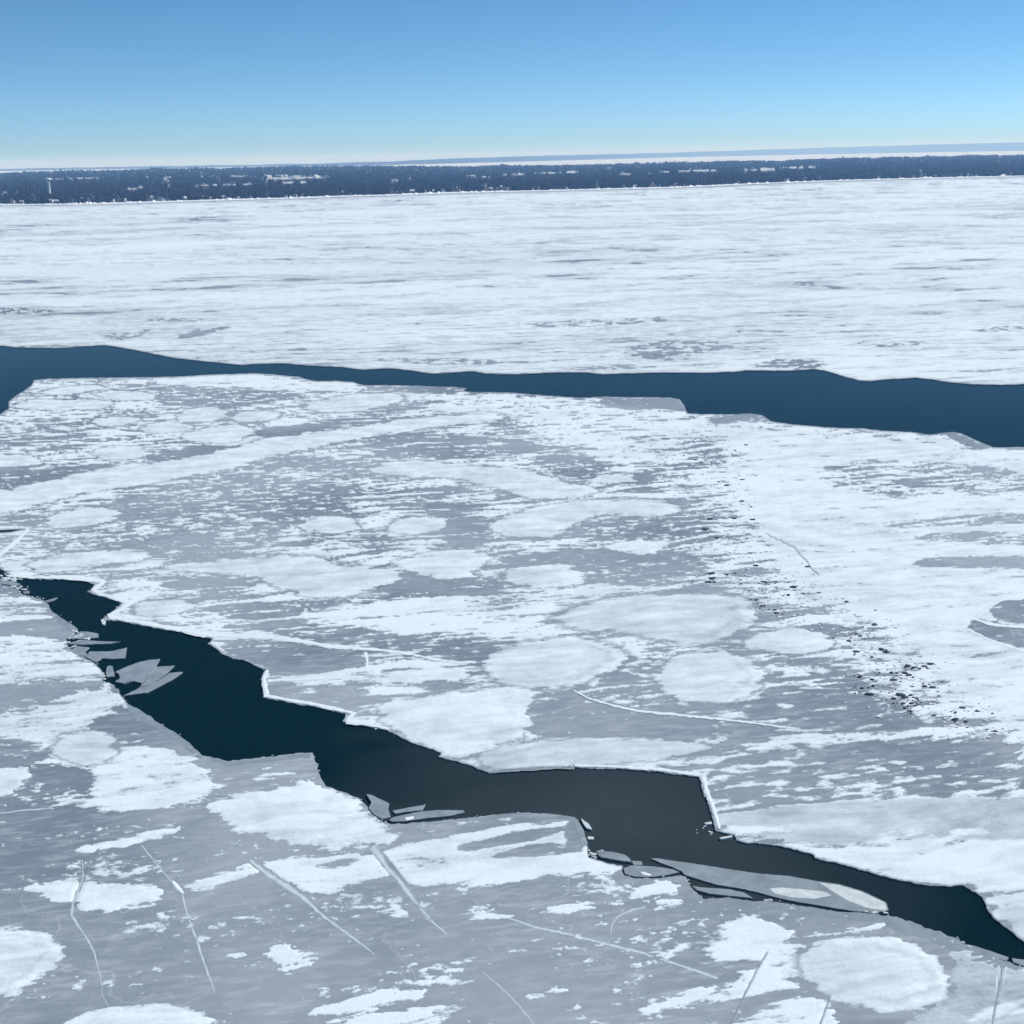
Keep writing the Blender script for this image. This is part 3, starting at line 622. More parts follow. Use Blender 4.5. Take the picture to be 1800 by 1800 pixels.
# ------------------------------------------------------------------ ridges, cracks and wet rims: parts of their ice sheet
def ribbon(name, pts, wpx, m, parent, z=0.02, height=0.0, seed=0, step=6.0, amp=0.6, label=None):
    P = jit(pts, step, amp, seed); n = len(P); rr = random.Random(seed + 99)
    V, Fc, CV = [], [], []
    base_cov, core_cov = (0.75, 1.0) if m is MI['ridge'] else (0.16, 0.70)
    if m in (MI['ridge'], MI['crack_pale']): m = MI['snow']
    for i, (x, y) in enumerate(P):
        a = P[max(0, i - 1)]; b = P[min(n - 1, i + 1)]
        tx, ty = b[0] - a[0], b[1] - a[1]; l = math.hypot(tx, ty) or 1
        nx, ny = -ty / l, tx / l; t = i / (n - 1)
        if hasattr(wpx, '__len__'):
            q = t * (len(wpx) - 1); k = min(int(q), len(wpx) - 2); w = wpx[k] + (wpx[k + 1] - wpx[k]) * (q - k)
        else: w = wpx
        w *= rr.uniform(0.7, 1.25) * 0.5
        hh = height * rr.uniform(0.7, 1.2); pk = rr.uniform(0.8, 1.1)
        for sg, kz, cv in ((-1, 0, 0.0), (-0.45, .75, 0.55), (0, 1, 1.0), (0.45, .75, 0.55), (1, 0, 0.0)):
            p = g(x + nx * w * sg, y + ny * w * sg, ICE_Z); V.append((p.x, p.y, ICE_Z + z + hh * kz)); CV.append(base_cov + (core_cov - base_cov) * cv * pk)
        if i:
            for c in range(4): Fc.append((5 * i - 5 + c, 5 * i - 4 + c, 5 * i + 1 + c, 5 * i + c))
    o = mesh_obj(name, V, Fc, m, parent)
    me = o.data; at = me.attributes.new('cover', 'FLOAT', 'POINT'); at.data.foreach_set('value', CV)
    me.polygons.foreach_set('use_smooth', [True] * len(me.polygons))
    if me.polygons and sum(p.normal.z for p in me.polygons) < 0: me.flip_normals()
    if label: o['label'] = label
    return o
RB = lambda s, w, mk, par, nm, z=0.02, h=0.0, seed=0, amp=0.6, label=None: ribbon(nm, L(s), w, MI[mk], par, z, h, seed, 6.0, amp, label)
RB('12,1012 60,1015.5 110,1015.5 145,1017 175,1021 185,1024 168,1033 163,1038 175,1044 212,1055 226,1061 208,1074 190,1084', (3, 4, 4, 5, 8, 8, 7, 7, 7, 8, 8), 'ridge', mid_sheet, 'snow_ridge', 0.05, 0.05, 1)
RB('192,1085 230,1091 300,1104 345,1113 385,1117 440,1119 500,1123 545,1130 580,1137 660,1142 720,1150 765,1160 800,1165 835,1166', (6, 8, 8, 12, 9, 8, 7, 7, 5, 4, 4, 3), 'ridge', mid_sheet, 'snow_ridge', 0.05, 0.05, 2)
RB('470,1178 464,1192 466,1210 469,1224', (6, 8, 10, 9), 'ridge', mid_sheet, 'snow_ridge', 0.05, 0.05, 3)
RB('464,1223 520,1233 560,1240 600,1249 628,1255', (5, 6, 6, 6, 4), 'ridge', mid_sheet, 'snow_ridge', 0.05, 0.05, 4)
RB('622,1255 613,1264 612,1269 640,1272 684,1282', (8, 10, 7, 5, 4), 'ridge', mid_sheet, 'snow_ridge', 0.05, 0.05, 5)
RB('470,1197 540,1194 640,1190', (5, 5, 4), 'ridge', mid_sheet, 'snow_ridge', 0.05, 0.04, 6)
RB('1010,1346 1080,1348 1150,1352 1240,1364', (4, 5, 6, 6), 'ridge', mid_sheet, 'snow_ridge', 0.05, 0.05, 7)
RB('1236,1366 1242,1392 1252,1416 1260,1440 1264,1458', (9, 9, 8, 8, 5), 'ridge', mid_sheet, 'snow_ridge', 0.05, 0.05, 8)
RB('642,1147 645,1158 646,1176', (8, 5, 5), 'ridge', mid_sheet, 'snow_ridge', 0.03, 0.02, 9)
RB('1008,1214 1035,1228 1075,1240 1120,1250 1200,1258 1300,1268 1395,1281', (3, 4, 4, 5, 4, 4, 3), 'ridge', mid_sheet, 'snow_ridge', 0.05, 0.03, 10)
RB('49,930 36,945 16,962 -10,982', (5, 8, 8, 8), 'ridge', mid_sheet, 'snow_ridge', 0.05, 0.05, 11)
RB('1704,1086 1735,1096 1765,1101 1830,1104', (3, 6, 4, 4), 'ridge', mid_sheet, 'snow_ridge', 0.05, 0.03, 12)
RB('1718,1084 1738,1068 1760,1056', (4, 6, 4), 'ridge', mid_sheet, 'snow_ridge', 0.05, 0.03, 13)
RB('1696,1104 1740,1126 1790,1142 1840,1152', (3, 5, 5, 4), 'ridge', mid_sheet, 'snow_ridge', 0.05, 0.03, 14)
RB('1345,938 1395,960 1412,980 1440,1012', (1.5, 2.5, 3, 2), 'crack_pale', mid_sheet, 'crack', 0.10, 0.0, 15, 1.5)
# near sheet
RB('145,1512 146,1545 128,1588 126,1610 150,1645 165,1672 177,1718 180,1750 193,1772', (2, 3, 5, 5, 4, 4, 3, 1.5, 1.5), 'crack_pale', near_sheet, 'crack', 0.005, 0.0, 21)
RB('248,1485 280,1525 305,1552', (2, 3, 4), 'crack_pale', near_sheet, 'crack', 0.005, 0.0, 22)
RB('303,1550 312,1562 322,1572', (6, 11, 5), 'ridge', near_sheet, 'snow_ridge', 0.01, 0.10, 23, label='round snow knot on the middle of three near cracks')
RB('320,1570 330,1610 345,1650 358,1690 378,1745', (4, 5, 5, 4, 2), 'crack_pale', near_sheet, 'crack', 0.005, 0.0, 24)
RB('440,1512 470,1536 530,1575 570,1612 620,1648 658,1677', (5, 12, 8, 6, 5, 2), 'crack_pale', near_sheet, 'crack', 0.005, 0.0, 25)
RB('655,1488 668,1505 680,1524', (18, 14, 8), 'crack_pale', near_sheet, 'crack', 0.012, 0.0, 36)
RB('655,1490 680,1525 700,1545 730,1585 760,1620 786,1643', (6, 9, 9, 8, 5, 2), 'crack_pale', near_sheet, 'crack', 0.005, 0.0, 26)
RB('890,1612 940,1630 1000,1642 1060,1658 1130,1675 1148,1682', (3, 5, 5, 5, 6, 4), 'crack_pale', near_sheet, 'crack', 0.005, 0.0, 27)
RB('1160,1686 1210,1702 1262,1720', (4, 6, 4), 'crack_pale', near_sheet, 'crack', 0.005, 0.0, 28)
RB('850,1710 880,1735 910,1765 945,1808', (1.5, 2.5, 3, 2), 'crack_pale', near_sheet, 'crack', 0.005, 0.0, 29)
RB('1074,1642 1076,1625 1085,1612 1110,1600 1135,1594', (1.5, 3, 4, 5, 3), 'crack_pale', near_sheet, 'crack', 0.005, 0.0, 30)
RB('0,1430 45,1424 92,1421', (2, 3, 2), 'crack_pale', near_sheet, 'crack', 0.005, 0.0, 31)
RB('1348,1675 1330,1705 1310,1745 1295,1775 1282,1806', (.8, 1.1, 1.4, 1.3, 1.4), 'crack_dark', near_sheet, 'crack', 0.012, 0.0, 32)
RB('1460,1752 1450,1775 1440,1806', (1, 1.4, 1.4), 'crack_dark', near_sheet, 'crack', 0.012, 0.0, 33)
RB('1762,1698 1757,1728 1750,1765 1742,1808', (1.2, 1.4, 1.2, 1.4), 'crack_dark', near_sheet, 'crack', 0.012, 0.0, 34)
RB('1769,1700 1764,1728', (4, 3), 'ridge', near_sheet, 'snow_ridge', 0.02, 0.03, 35)
RB('1755,1698 1750,1745', (3, 2), 'ridge', near_sheet, 'snow_ridge', 0.02, 0.03, 37)
# far dark pressure lines
for k, (s, w) in enumerate([('320,490 380,487 480,488 580,490', 2.0), ('680,492 760,486 860,481', 1.6), ('1200,398 1270,392 1330,384 1400,376 1460,366', 1.8), ('1340,366 1380,369 1410,367', 1.4), ('1640,368 1720,362 1800,357', 1.4), ('1450,408 1485,408', 2.0), ('860,396 960,400 1040,402 1100,400 1220,404', 1.4), ('1750,400 1800,398', 1.2), ('160,404 200,403', 1.6), ('370,408 410,407', 1.4), ('940,440 990,440', 1.6), ('600,386 680,389 720,386', 1.4), ('0,412 35,409', 1.2)]):
    ribbon('crack', L(s), (w * .6, w, w * .6), MI['crack_pale'], far_sheet, 0.075, 0.0, 50 + k, 12, 0.8)
# wet rims where the near ice meets the water
for k, (s, w, par) in enumerate([
    ('222,1240 245,1257 270,1271 290,1284 310,1296 328,1310 342,1322 353,1333', (10, 14, 14, 12, 12, 12, 12, 8), near_sheet),
    ('370,1334 400,1343 450,1338 500,1332 545,1328', (6, 8, 8, 7, 7), near_sheet),
    ('1330,1590 1400,1597 1480,1609 1540,1614 1590,1628 1640,1644 1690,1664 1730,1684 1790,1705', (8, 9, 9, 12, 18, 22, 16, 12, 14), near_sheet),
    ('95,1084 110,1094 126,1104', (8, 10, 10), near_sheet),
    ('1012,1440 1021,1462 1027,1482 1029,1500', (6, 10, 10, 5), near_sheet),
    ('868,1357 900,1354 960,1351 1010,1350', (4, 5, 4, 3), mid_sheet)]):
    ribbon('ice_rim', L(s), w, MI['rim'], par, 0.008, 0.0, 70 + k, 8, 0.8)

# ------------------------------------------------------------------ broken ice slabs afloat in the near lead
SHARDS = [
 ('longest ice slab, lying along the near ice with a whitish pointed end', '1144,1509 1158,1509 1190,1514 1240,1521 1290,1529 1330,1535 1390,1540 1437,1549 1475,1554 1515,1566 1558,1586 1562,1600 1545,1603 1500,1601.5 1440,1591 1400,1585 1360,1576 1335,1569 1310,1563 1260,1555 1220,1543 1203,1537 1198,1531 1180,1523 1160,1516'),
 ('lens-shaped ice slab with a small white spot, left of the longest slab', '1096,1526 1110,1521 1150,1523 1183,1528 1194,1533 1178,1537 1150,1541 1120,1541 1099,1536'),
 ('grey ice slab wedged in the corner left of the lens-shaped slab', '1050,1496 1075,1497 1098,1502 1107,1509 1110,1515 1090,1512 1060,1507 1052,1503'),
 ('small square ice piece between the wedged slab and the lens-shaped slab', '1110,1513 1128,1514 1130,1520 1114,1520'),
 ('thin pointed ice strip in the dark gap below the longest slab', '1217,1557 1235,1560 1280,1563 1308,1569 1324,1579 1290,1575 1250,1571 1225,1564'),
 ('broad upper blade of the fan of ice plates in the lead', '203,1181 215,1175 240,1165 262,1160 281,1158 270,1178 256,1191 249,1200 235,1197 218,1201 202,1198 211,1192 209,1184'),
 ('middle pointed blade of the fan of ice plates', '274,1172 290,1171 307,1170 290,1186 279,1194 262,1205 246,1207 253,1199 265,1183'),
 ('lowest blade of the fan of ice plates, with a long tail', '281,1195 298,1183 321,1181 305,1192 285,1203 258,1217 216,1223 238,1213 246,1208 262,1206'),
 ('stubby ice block beside the fan of ice plates', '188,1172 192,1170 198,1171 202,1189 188,1190 186,1182'),
 ('fishtail-shaped ice plate above the fan', '154,1149 158,1145 190,1145 200,1144 223,1138 220,1157 195,1158 175,1156 160,1154'),
 ('grey ice plate against the near ice, left of the fishtail plate', '122,1143 140,1136 157,1138 150,1144 152,1149 162,1155 180,1156 168,1163 150,1154 134,1151'),
 ('long thin floating ice splinter above the fishtail plate', '120,1130 145,1125 175,1127 212,1128 195,1131 150,1133 122,1132'),
 ('square ice plate above the long splinter, against crushed ice', '140,1110 150,1110 165,1112 173,1114 173,1121 158,1122 140,1123 126,1121'),
 ('narrow ice spike jutting from the near ice near the left start of the lead', '76,1057 90,1053 101,1050 93,1055 82,1058'),
 ('upright ice plate, left of a flat group in the bend of the near ice', '644,1396 652,1397 684,1412 682,1421 687,1436 680,1438 672,1439 657,1431 648,1420 653,1410'),
 ('ragged upper plate of the flat group in the bend of the near ice', '690,1425 705,1422 727,1418 745,1415 748,1413 742,1424 715,1427 695,1430'),
 ('long lower plate of the flat group in the bend of the near ice', '684,1441 690,1437 712,1432 735,1427 765,1424 815,1424 817,1428 790,1434 750,1438 715,1443 690,1444'),
 ('small white ice chip off the square end of the near ice', '1021,1438 1035,1448 1041,1458 1031,1455 1025,1447'),
 ('tiny ice chip below the white one at the square end', '1033,1470 1044,1471 1042,1475 1034,1475'),
 ('tiny ice chip at the lower corner of the white-rimmed notch', '1238,1446 1250,1444 1252,1448 1241,1449'),
 ('short ice splinter below the white-rimmed notch', '1265,1472 1287,1468 1286,1471 1268,1475'),
 ('thin ice strip broken along the near ice close to the right photo edge', '1690,1661 1700,1660 1715,1663 1740,1671 1773,1683 1768,1689 1735,1681 1708,1669'),
 ('flat ice piece cut by the right photo edge, beyond the thin strip', '1779,1684 1800,1687 1860,1710 1880,1735 1820,1705 1781,1691'),
 ('small ice knob off the point of the white rim', '177,1089 183,1088 186,1091 184,1098 180,1097'),
 ('flat ice plate at the left photo edge where the lead narrows', '-14,1016 4,1018 22,1022 38,1027 25,1029 0,1026 -14,1024'),
 ('small ice plate below the one at the left photo edge', '40,1040 52,1039 50,1043 42,1043'),
]
shard_objs = []
for k, (label, s) in enumerate(SHARDS):
    pl = L(s); cx = sum(p[0] for p in pl) / len(pl); cy = sum(p[1] for p in pl) / len(pl)
    P = jit(pl, 6, 0.35, 300 + k, True)
    zt = 0.15 + 0.05 * (k % 3)
    Wp = unproj([p[0] for p in P], [p[1] for p in P], zt)
    o = prism('ice_slab', [(p[0], p[1]) for p in Wp], -0.12, zt, MI['shard_pale' if k in (17, 18, 19, 20, 23) else 'shard'], origin=tuple(g(cx, cy, 0.0)))
    tag(o, label, 'ice slab', 'broken ice slabs afloat in the near lead'); shard_objs.append((o, zt, (cx, cy)))
def patch_on(k, s, mk, name, label=None, dz=0.012, seed=0):
    o, zt, (cx, cy) = shard_objs[k]
    P = jit(L(s), 5, 0.5, 400 + seed, True); Wp = unproj([p[0] for p in P], [p[1] for p in P], zt)
    org = g(cx, cy, 0.0); n = len(P)
    c = Wp.mean(0)
    V = [(p[0] - org.x, p[1] - org.y, zt + 0.004) for p in Wp]; V += [((p[0] * .8 + c[0] * .2) - org.x, (p[1] * .8 + c[1] * .2) - org.y, zt + dz) for p in Wp]
    Fc = [list(range(n, 2 * n))] + [(i, (i + 1) % n, n + (i + 1) % n, n + i) for i in range(n)]
    q = mesh_obj(name, V, Fc, MI[mk], o)
    if q.data.polygons[0].normal.z < 0: q.data.flip_normals()
    if label: q['label'] = label
patch_on(0, '1440,1551 1475,1556 1515,1568 1555,1586 1559,1599 1548,1600 1520,1595 1490,1583 1462,1566', 'shard_pale', 'frosted_end', seed=1)
patch_on(0, '1353,1562 1372,1560 1420,1564 1450,1567 1462,1574 1430,1580 1390,1577 1362,1571', 'shard_pale', 'snow_patch', seed=2)
patch_on(1, '1125,1532 1134,1533 1145,1537 1142,1540 1130,1537', 'ridge', 'snow_patch', seed=3)
patch_on(16, '712,1437 728,1435 726,1440 714,1442', 'ridge', 'snow_patch', seed=4)

# ------------------------------------------------------------------ dark ice blocks in the trail of rubble across the middle sheet
BLK = L('1312,782 1222,808 1305,843 1278,853 1320,891 1323,913 1248,912 1304,881 1291,911 1318,972 1329,994 1250,1008 1252,1016 1256,1023 1278,1010 1245,1023 1342,1022 1362,1023 1395,1032 1386,1046 1439,1042 1329,1054 1339,1065 1362,1072 1365,1077 1488,1058 1538,1098 1512,1118 1492,1126 1505,1145 1550,1141 1557,1146 1533,1155 1608,1173 1624,1171 1635,1167 1567,1182 1590,1183 1598,1187 1511,1189 1533,1194 1570,1195 1535,1205 1515,1209 1528,1220 1640,1208 1625,1206 1583,1221 1590,1225 1601,1222 1612,1228 1571,1227 1588,1236 1602,1236 1609,1240 1590,1244 1599,1250 1692,1244 1641,1258 1679,1264 1698,1268 1720,1250 1750,1285 1597,1170 1420,996 1240,930 1260,945')
BIG = {18, 26, 30, 44, 47, 49, 59}
def block_mesh(seed, l, w, h):
    rr = random.Random(seed); V = []
    for z, k in ((-0.05, 1.0), (h, 0.8)):
        for i in range(6):
            a = i * math.pi / 3 + rr.uniform(-.3, .3); q = k * rr.uniform(.75, 1.1)
            V.append((math.cos(a) * l * q, math.sin(a) * w * q, z * rr.uniform(.6, 1.15) if z > 0 else z))
    Fc = [tuple(range(6, 12)), tuple(range(5, -1, -1))] + [(i, (i + 1) % 6, 6 + (i + 1) % 6, 6 + i) for i in range(6)]
    me = bpy.data.meshes.new('ice_block'); me.from_pydata(V, [], Fc); me.materials.append(MI['block']); me.update(); return me
bm_var = [block_mesh(500 + i, 0.44, 0.30, 0.11) for i in range(6)]
for k, (x, y) in enumerate(BLK):
    s = mpp(x, y) / 0.095 * (1.0 if k not in BIG else 1.5) * random.uniform(0.7, 1.15)
    s = min(s, 2.2)
    o = bpy.data.objects.new('ice_block', bm_var[k % 6]); COL.objects.link(o)
    o.location = g(x, y, ICE_Z + 0.09); o.scale = (s * random.uniform(.9, 1.6), s * random.uniform(0.9, 1.6), s)
    o.rotation_euler = (random.uniform(-.15, .15), random.uniform(-.15, .15), random.uniform(-.6, .3))
    lab = ('small dark ice block in the thin far end of the rubble trail' if y < 960 else
           'small dark ice block on snow beside the wide smooth pale drift' if y < 1090 else
           'small dark ice block in the rubble just right of the lens-shaped snow drift' if y < 1160 else
           'small dark ice block in the dense near end of the rubble trail')
    if k == 18: lab = 'lone black ice block on white snow in the middle of the rubble trail'
    tag(o, lab, 'ice block', 'dark ice blocks in the rubble trail')
# pale rubble round them
TR = L('1230,770 1260,830 1290,900 1310,960 1330,1010 1380,1040 1450,1080 1520,1120 1560,1160 1590,1200 1620,1235 1700,1262 1770,1285')
RV, RF = [], []
for k in range(700):
    i = random.randrange(len(TR) - 1); t = random.random(); a, b = TR[i], TR[i + 1]
    sp = 12 + 40 * min(1, (a[1] - 760) / 400)
    x = a[0] + (b[0] - a[0]) * t + random.gauss(0, sp); y = a[1] + (b[1] - a[1]) * t + random.gauss(0, sp * .35)
    p = g(x, y, ICE_Z); s = random.uniform(.10, .32) * mpp(x, y) / 0.095; rz = random.uniform(0, 3); n = len(RV); h = s * random.uniform(.1, .3)
    for zz, kk in ((0, 1), (h, .75)):
        for c in range(4):
            an = rz + c * math.pi / 2 + random.uniform(-.3, .3)
            RV.append((p.x + math.cos(an) * s * kk * 1.3, p.y + math.sin(an) * s * kk, ICE_Z + 0.05 + zz * random.uniform(.7, 1.3)))
    RF += [(n + 4, n + 5, n + 6, n + 7)] + [(n + c, n + (c + 1) % 4, n + 4 + (c + 1) % 4, n + 4 + c) for c in range(4)]
rub = mesh_obj('ice_rubble', RV, RF, MI['ridge']); tag(rub, 'small white ice rubble along the trail of dark blocks', kind='stuff')

RV, RF = [], []
for k in range(240):
    bx_, by_ = random.choice([b for b in BLK if b[1] > 1000 or random.random() < .25])
    x = bx_ + random.gauss(0, 16); y = by_ + random.gauss(0, 7); p = g(x, y, ICE_Z); s = random.uniform(.06, .20) * mpp(x, y) / 0.095; rz = random.uniform(0, 3); n = len(RV)
    for zz, kk in ((0, 1), (s * random.uniform(.2, .6), .7)):
        for c in range(4):
            an = rz + c * math.pi / 2 + random.uniform(-.4, .4); RV.append((p.x + math.cos(an) * s * kk * 1.6, p.y + math.sin(an) * s * kk, ICE_Z + 0.06 + zz))
    RF += [(n + 4, n + 5, n + 6, n + 7)] + [(n + c, n + (c + 1) % 4, n + 4 + (c + 1) % 4, n + 4 + c) for c in range(4)]
rub2 = mesh_obj('ice_rubble', RV, RF, MI['block']); tag(rub2, 'fine dark ice fragments along the rubble trail', kind='stuff')

# crushed ice between the slabs
RV, RF = [], []
def crush(x0, y0, rx, ry, n, smin, smax):
    for _ in range(n):
        x = x0 + random.gauss(0, rx); y = y0 + random.gauss(0, ry); p = g(x, y, 0); s = random.uniform(smin, smax); rz = random.uniform(0, 3); b = len(RV)
        for zz, kk in ((-.05, 1), (random.uniform(.06, .2), .7)):
            for c in range(4):
                an = rz + c * math.pi / 2 + random.uniform(-.4, .4); RV.append((p.x + math.cos(an) * s * kk * 1.4, p.y + math.sin(an) * s * kk, zz))
        RF.extend([(b + 4, b + 5, b + 6, b + 7)] + [(b + c, b + (c + 1) % 4, b + 4 + (c + 1) % 4, b + 4 + c) for c in range(4)])
crush(135, 1120, 9, 4, 26, .2, .6); crush(128, 1141, 10, 5, 16, .2, .5); crush(182, 1190, 5, 5, 10, .2, .5); crush(668, 1434, 8, 5, 16, .12, .35)
crush(1046, 1503, 7, 4, 18, .12, .3); crush(8, 1016, 14, 5, 30, .3, .8); crush(30, 1034, 14, 4, 18, .2, .6); crush(655, 1277, 10, 2, 8, .1, .3); crush(1250, 1462, 10, 6, 8, .1, .25)
crush(1540, 1606, 14, 2, 8, .1, .3); crush(1700, 1668, 8, 3, 8, .1, .3)
rb = random.Random(77)
for ed in (MID_NEAR, NEAR_EDGE):
    for _ in range(70):
        i = rb.randrange(len(ed) - 1); a, b = ed[i], ed[i + 1]; t = rb.random()
        crush(a[0] + (b[0] - a[0]) * t, a[1] + (b[1] - a[1]) * t, 1.5, 1.2, rb.choice((1, 1, 2)), .06, .22)
cr = mesh_obj('crushed_ice', RV, RF, MI['shard_pale']); tag(cr, 'crushed ice bits floating between the broken slabs', kind='stuff')

# ------------------------------------------------------------------ far shore
FV = FPX / math.cos(PITCH) ** 2      # photo pixels per radian just below the horizon
SX = np.array([p[0] for p in SHORE]); SY = np.array([p[1] for p in SHORE])
def d_shore(x): return CAM_H * FV / (np.interp(x, SX, SY) - hor(x))
VT_X = [-900, 0, 150, 300, 450, 600, 680, 760, 820, 900, 1000, 1100, 1200, 1300, 1390, 1410, 1500, 1550, 1600, 1700, 1800, 2500]
VT_Y = [11, 10.7, 9.4, 8.8, 9.2, 9.8, 11, 14, 16.5, 16, 18.0, 17, 14.3, 14.7, 16.5, 14.2, 11.5, 14, 12.4, 11.4, 12.6, 13]
D_RIDGE = 9500.0; TREE_H = 13.0
def land_h(x, d):
    x = np.asarray(x, float); d = np.asarray(d, float)
    ds = d_shore(x); hr = np.maximum(1.0, CAM_H - (np.interp(x, VT_X, VT_Y) + 0.5 * np.sin(x * 0.031 + 1) + 0.45 * np.sin(x * 0.083) + 0.3 * np.sin(x * .21)) * D_RIDGE / FV - TREE_H)
    t = np.clip((d - ds) / (D_RIDGE - ds), 0, 1)
    f = np.where(d > D_RIDGE, np.clip(1 - (d - D_RIDGE) / 1500, -0.05, 1), t ** 1.3)
    return 1.0 + (hr - 1.0) * f + 1.2 * np.clip((d - ds) / 60, 0, 1)
AZ0 = 900.0
def ray_xy(x, d):
    """ground point in the direction of photo column x (taken on the horizon) at forward distance d"""
    x = np.asarray(x, float)
    return (x - AZ0) * math.cos(PITCH) / FPX * np.asarray(d, float), np.asarray(d, float)
lx = np.arange(-900, 2700, 12.0); lt = np.linspace(0, 1, 40) ** 1.5
LV = []; nC = len(lx)
for t in lt:
    d = d_shore(lx) * 0.998 + (11200 - d_shore(lx)) * t
    X, Y = ray_xy(lx, d); z = land_h(lx, d) if t > 0 else np.full(nC, -0.5)
    LV.append(np.stack([X, Y, z], 1))
LV = np.concatenate(LV)
LF = [(i * nC + j, i * nC + j + 1, (i + 1) * nC + j + 1, (i + 1) * nC + j) for i in range(len(lt) - 1) for j in range(nC - 1)]
m_land, nt, p = mat('brushy_snow_ground'); pos = wpos(nt)
n1 = noise_node(nt, pos, 0.012, 5, 0.7, sc=(1, .4, 1)); c = ramp(nt, n1, [(0.50, (0.028, 0.027, 0.026)), (0.80, (0.075, 0.075, 0.075))]); nt.links.new(c, p.inputs['Base Color']); p.inputs['Roughness'].default_value = .9
land = mesh_obj('far_shore', LV, LF, m_land, smooth=True); tag(land, 'low wooded land along the far shore of the lake', kind='structure')

# snow bank along the shoreline
sx = np.arange(-300, 2100, 2.5); BV, BF = [], []
nb = fbm(sx / 9, sx * 0 + .5, 61, 3)
for i, x in enumerate(sx):
    ds = float(d_shore(x)); hgt = max(0.25, 0.9 + 3.2 * float(nb[i]) ** 2 + 0.9 * float(nb[i]))
    for dd, zz in ((-22, ICE_Z + .02), (-6, ICE_Z + hgt), (14, ICE_Z + hgt * 1.3 + .6), (30, .8)):
        X, Y = ray_xy(x, ds + dd); BV.append((float(X), float(Y), zz))
    if i:
        for q in range(3): BF.append((4 * i - 4 + q, 4 * i + q, 4 * i + 1 + q, 4 * i - 3 + q))
bank = mesh_obj('snow_bank', BV, BF, MI['ridge']); tag(bank, 'uneven white snow bank along the far shoreline', kind='structure')
if sum(p.normal.z for p in bank.data.polygons) < 0: bank.data.flip_normals()

# open snow fields and lots among the woods (photo strips -> clearings on the slope)
FIELDS = [(1204, 1280, 302.5, 297.5), (1320, 1386, 302, 294), (1388, 1446, 297, 291.5), (1172, 1192, 304, 300), (1000, 1028, 305, 300), (846, 872, 313, 309), (895, 932, 309, 304), (950, 1000, 306, 302),
          (101, 122, 316, 313.5), (130, 182, 315, 311.5), (352, 452, 327, 323), (505, 548, 323.5, 318), (412, 450, 311, 308), (470, 580, 316, 310), (696, 710, 320, 315), (226, 248, 335, 330), (250, 262, 332, 327), (1100, 1122, 308, 304), (1152, 1160, 307, 303)]
fV, fF = [], []
def ground_at(x, y):
    """distance along the land at which photo point (x, y) is met"""
    v = y - float(hor(x)); d = CAM_H * FV / v
    for _ in range(12):
        h = float(land_h(x, d)); d = max(float(d_shore(x)), min(9300, (CAM_H - h) * FV / v))
    return d
field_m = make_plain('field_snow', (0.52, 0.55, 0.58), 0.85, 0.1, 0.06, 0.01)
for (x0, x1, yb, yt) in FIELDS:
    n = max(4, int((x1 - x0) / 4)); V = []; Fc = []
    for i in range(n + 1):
        x = x0 + (x1 - x0) * i / n; e = min(1, 4 * min(i, n - i) / n + .25); sl_ = -0.018 * (x - (x0 + x1) / 2) * 1.3
        ym = (yb + yt) / 2 + sl_; hh = (yb - yt) / 2 * e * random.uniform(.25, .85); ym += random.uniform(-.5, .5)
        for yy in (ym + hh, ym - hh):
            d = ground_at(x, yy); X, Y = ray_xy(x, d); V.append((float(X), float(Y), float(land_h(x, d)) + 0.6))
        if i: Fc.append((2 * i - 2, 2 * i, 2 * i + 1, 2 * i - 1))
    o = mesh_obj('snow_field', V, Fc, field_m); tag(o, kind='structure')
    if o.data.polygons[0].normal.z < 0: o.data.flip_normals()

# houses (positions along the shore and in the town on the slope)
HOUSES = []
hr_ = random.Random(21)
for _ in range(60):
    x = hr_.uniform(0, 1800); HOUSES.append((x, float(np.interp(x, SX, SY)) - hr_.choice([3.2, 4, 5, 6, 8]), 1))
for x, y in L('14,341 35,336 63,343 125,352 148,353 163,344 213,348 240,335 255,329 270,348 271,343 330,347 405,352 445,347 510,348 540,345 608,341 657,338 700,334 735,338 812,331 862,328 865,326 890,331 930,330 953,330 1062,325 1158,324 1174,327 1620,310 1638,308 1632,302 1690,309 1705,308 1716,308 1735,309 305,328 408,325 448,323 480,312 512,312 530,313 545,311 704,318 730,315 838,312 883,312 915,309 965,305 1082,297 1107,306'):
    HOUSES.append((x, y, 0))
for _ in range(16):
    x = hr_.uniform(250, 600); HOUSES.append((x, hr_.uniform(309, 321) - 0.012 * (x - 400), 0))
def house_mesh(l, w, h, rh, mw, mr):
    V = [(-l, -w, -3), (l, -w, -3), (l, w, -3), (-l, w, -3), (-l, -w, h), (l, -w, h), (l, w, h), (-l, w, h), (-l, 0, h + rh), (l, 0, h + rh)]
    e = 0.5; V += [(-l - e, -w - e, h - .25), (l + e, -w - e, h - .25), (l + e, 0, h + rh + .15), (-l - e, 0, h + rh + .15), (l + e, w + e, h - .25), (-l - e, w + e, h - .25)]
    Fc = [(0, 1, 5, 4), (1, 2, 6, 9, 5), (2, 3, 7, 6), (3, 0, 4, 8, 7), (10, 11, 12, 13), (13, 12, 14, 15)]
    me = bpy.data.meshes.new('house'); me.from_pydata(V, [], Fc); me.materials.append(mw); me.materials.append(mr)
    for i, pl in enumerate(me.polygons): pl.material_index = 1 if i >= 4 else 0
    me.update(); return me
W1 = make_plain('white_siding', (0.62, 0.62, 0.62), .6, .2, .05, .2); W2 = make_plain('cream_siding', (0.55, 0.53, 0.48), .6, .2, .08, .2); W3 = make_plain('grey_siding', (0.33, 0.34, 0.36), .6, .2, .08, .2)
